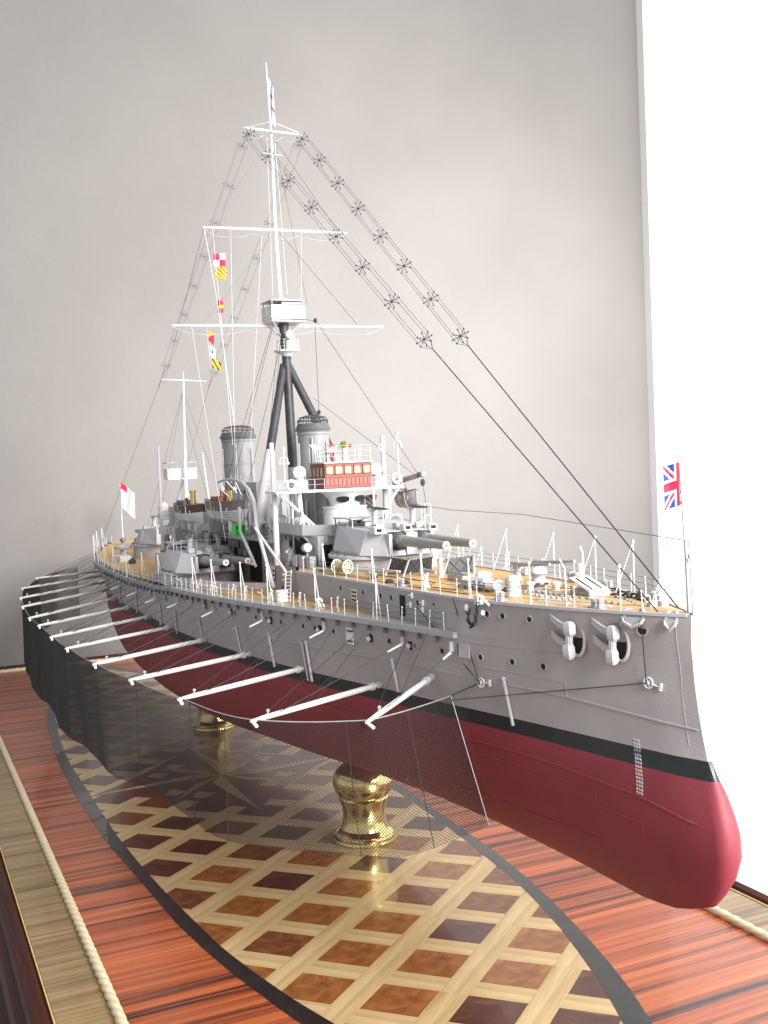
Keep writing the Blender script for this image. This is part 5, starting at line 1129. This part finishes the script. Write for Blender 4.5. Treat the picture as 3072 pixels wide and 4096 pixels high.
lathe('stem_capstan',[(.45,0),(.45,.25),(.3,.3),(.3,.6)],76.2,.9,Z8,'lgrey',12); obj('bow_horn',MB().torus((75.9,.0,Z8+.75),.2,.055,Matrix.Rotation(R(90),3,'Y'),12,5).torus((76.0,.7,Z8+.75),.2,.055,Matrix.Rotation(R(90),3,'Y'),12,5).box((75.9,.35,Z8+.35),(.35,.6,.55)),M['lgrey'],ship)
obj('pale_fender',MB().cyl((68.6,-2.7,Z8+.15),(71.0,-2.1,Z8+.15),.2,.15,8).cyl((72.0,-1.9,Z8+.15),(74.2,-1.3,Z8+.15),.2,.15,8),M['white'],ship); obj('red_spar',MB().cyl((70.8,-2.9,Z8+.1),(73.2,-2.1,Z8+.1),.07,.07,5),M['redp'],ship)
# breakwater plates
def bplate(x0,y0,x1,y1,h0,h1,lean):
    m_=MB().add([(x0,y0,Z8),(x1,y1,Z8),(x1+lean,y1,Z8+h1),(x0+lean,y0,Z8+h0),(x0-.15,y0,Z8),(x1-.15,y1,Z8),(x1+lean-.12,y1,Z8+h1),(x0+lean-.12,y0,Z8+h0)],[(0,1,2,3),(7,6,5,4),(0,4,5,1),(1,5,6,2),(2,6,7,3),(3,7,4,0)])
    o=obj('breakwater',m_,M['dgrey2'],ship,sm=False)
    for a,b_ in ((.05,.5),(.5,.05),(.5,.95),(.95,.5)):
        p=Vector((x0+(x1-x0)*a,y0+(y1-y0)*a,Z8+.05)); q=Vector((x0+(x1-x0)*b_+lean,y0+(y1-y0)*b_,Z8+h0*.95)); obj('breakwater_brace',MB().cyl(p+Vector((.08,-.02,0)),q+Vector((.08,-.02,0)),.035,.035,4),M['dgrey'],o)
    m2=MB()
    for k in range(8): t=k/7; m2.ball((x0+(x1-x0)*t+lean,y0+(y1-y0)*t,Z8+h0+(h1-h0)*t+.05),.1,5)
    obj('breakwater_rivets',m2,M['mgrey'],o)
M['dgrey2']=paint('breakwater_grey',(.05,.052,.055),.45,var=.08)
bplate(49.3,1.0,49.1,3.6,1.3,1.4,-.15); bplate(46.4,-1.2,46.0,1.2,1.2,1.3,.35); bplate(45.2,-2.4,46.4,-1.2,1.5,1.2,.5)
obj('breakwater_leg',MB().cyl((48.0,-2.4,Z8),(46.8,-1.2,Z8+1.3),.09,.09,5).cyl((46.5,-3.3,Z8),(45.7,-2.3,Z8+1.4),.09,.09,5).cyl((50.6,-.2,Z8),(49.3,1.1,Z8+1.3),.09,.09,5).cyl((50.8,2.6,Z8),(49.2,3.5,Z8+1.3),.09,.09,5),M['lgrey'],ship)
lathe('white_bitt',[(.18,0),(.18,1.5),(.22,1.55),(.2,1.65),(.1,1.7)],51.2,-.6,Z8,'white',10)
obj('skylight',MB().box((54.6,-.5,Z8+.3),(2.4,1.4,.6)).box((54.6,-.5,Z8+.64),(2.3,.1,.08)),M['lgrey'],ship,sm=False)
for k in range(5): obj('skylight_bar',MB().box((53.6+k*.5,-.8,Z8+.65),(.25,.7,.07),(R(-12),0,0)),M['dgrey'],ship,sm=False)
# guns on the forecastle
small_gun(56.2,-4.5,Z8,R(-4),2.0,1.1,shield=True,s=.75); small_gun(58.8,3.6,Z8,R(0),4.6,1.15,R(5),shield=True,s=.9); small_gun(57.4,2.6,Z8,R(0),4.4,1.0,R(4),shield=True,s=.9)
# cable reel beside the barbette
rl=obj('hawser_reel',MB().cyl((41.6,-5.5,Z8+.7),(42.9,-5.1,Z8+.7),.42,.42,18),M['rope'],ship,label='drum of yellow hawser by the forward barbette')
for (x,y) in ((41.55,-5.52),(42.95,-5.08)):
    c=Vector((x,y,Z8+.7)); ax=Vector((1.3,.4,0)).normalized(); Mx=ax.to_track_quat('Z','Y').to_matrix(); w=MB().torus(c,.56,.05,Mx,18,5)
    for k in range(6): q=k*math.pi/6; e=Mx@Vector((.56*math.cos(q),.56*math.sin(q),0)); w.cyl(c-e,c+e,.025,.025,4,caps=False)
    obj('reel_flange',w,M['white'],rl)
obj('stowed_spar',MB().cyl((44.0,-4.6,Z8+.5),(50,-3.6,Z8+.7),.16,.1,7).cyl((38.0,-6.0,Z8+.3),(43,-5.2,Z8+.35),.12,.1,6),M['pole'],ship)
wire([(42,-5.9,Z8+.1),(50,-5.4,Z8+.1),(57,-4.9,Z8+.1),(62,-4.2,Z8+.1)],.04); wire([(44,-3.9,Z8+.1),(54,-2.6,Z8+.1),(56,-4.2,Z8+.1),(60,-3.4,Z8+.1)],.035); wire([(62,3,Z8+.1),(68,2.6,Z8+.1),(73,1.9,Z8+.1)],.05); wire([(60,-2.2,Z8+.1),(66,-.2,Z8+.1),(74,-.8,Z8+.1)],.04); wire([(63,4.6,Z8+.1),(66,4.2,Z8+.12),(68,3.9,Z8+.3)],.08)
for x,y in ((51,-5),(47,-4.6),(52.6,-4.4),(64.5,4.9),(38,-5.4)): obj('coiled_line',MB().torus((x,y,Z8+.12),.3,.09,None,10,4).torus((x,y,Z8+.22),.22,.08,None,9,4),M['soot'],ship)
for sg in(-1,1):
    for x in (53.5,66,73.8): 
        p=edgept('f',x,sg,.7); obj('bollard',MB().lathe([(.16,0),(.16,.45),(.22,.5),(.1,.6)],p,8).lathe([(.16,0),(.16,.45),(.22,.5),(.1,.6)],p+Vector((.6,0,0)),8).box(p+Vector((.3,0,.03)),(1.2,.5,.08)),M['lgrey'],ship)
# main deck: booms, boxes, white gear along the starboard side
random.seed(9)
for x in (15,18,22,28,31,36,41,46.5):
    y=-(smooth(EDY,x)-1.6); z=interp(EDZ,x)+.05
    obj('boom_crutch',MB().tube([(x-1.2,y+.3,z+.1),(x-.4,y,z+.9),(x+.6,y-.5,z+.35),(x+1.4,y-.7,z+.15)],.11,5).ball((x-.4,y,z+.95),.12,6),M['lgrey'],ship)
for x in (10,13.5,16.5,20,24): obj('stowed_boom',MB().cyl((x-2,-(smooth(EDY,x)-1.3),interp(EDZ,x)+.35),(x+2.6,-(smooth(EDY,x)-1.9),interp(EDZ,x)+.5),.13,.1,6),M['white'],ship)
lathe('drum_vent',[(.55,0),(.55,.9),(.62,.95),(.55,1.1),(.3,1.15)],36.8,-8.9,5.6,'white',14); obj('gear_box',MB().box((44,-8.2,5.95),(.9,.6,.5)).ball((44,-8.2,6.4),.35,6),M['white'],ship)
obj('wall_lamp',MB().ball((28.8,-5.85,7.2),.22,7).ball((28.8,-5.85,6.7),.2,7),M['white'],ship); obj('fire_valve',MB().ball((28.6,-5.9,6.0),.2,6).cyl((28.6,-5.9,5.4),(28.6,-5.9,6),.1,.1,5),M['redp'],ship)
obj('white_door',MB().box((25.2,-5.8,7.0),(1.3,.12,1.6)),M['white'],ship,sm=False)
for k in range(3): obj('door_dog',MB().box((25.9,-5.9,6.5+.45*k),(.3,.1,.2)),M['dark'],ship,sm=False)
# quarterdeck fittings
lathe('mushroom_vent',[(.5,0),(.5,1.4),(1.3,1.5),(1.45,1.9),(1.1,2.2),(.3,2.3)],-47.5,-6.2,4.0,'lgrey'); obj('white_skylight',MB().box((-42,-7.6,4.4),(3.4,1.8,1.0),(0,0,.2)),M['white'],ship,sm=False); obj('deck_coil',MB().cyl((-36,-7.3,4.1),(-35,-7.3,4.4),.6,.5,10),M['soot'],ship)
for x,y,s in ((-66,1,1.0),(-72,-1.5,.8),(-58,4,1.1),(-61,-3.5,.7),(-70,3.2,.9),(-55,-1.5,.8)):
    lathe('deck_vent',[(.4*s,0),(.35*s,1.2*s),(.7*s,1.3*s),(.6*s,1.8*s),(.1,2*s)],x,y,4.2,random.choice(('white','lgrey','dgrey')))
small_gun(-63,-1,4.3,R(170),3,1.3)
for x in range(-76,12,3): obj('coiled_line',MB().torus((x,-(smooth(EDY,x)-.5),interp(EDZ,x)+.15),.35,.12,None,8,4),M['dgrey'],ship)
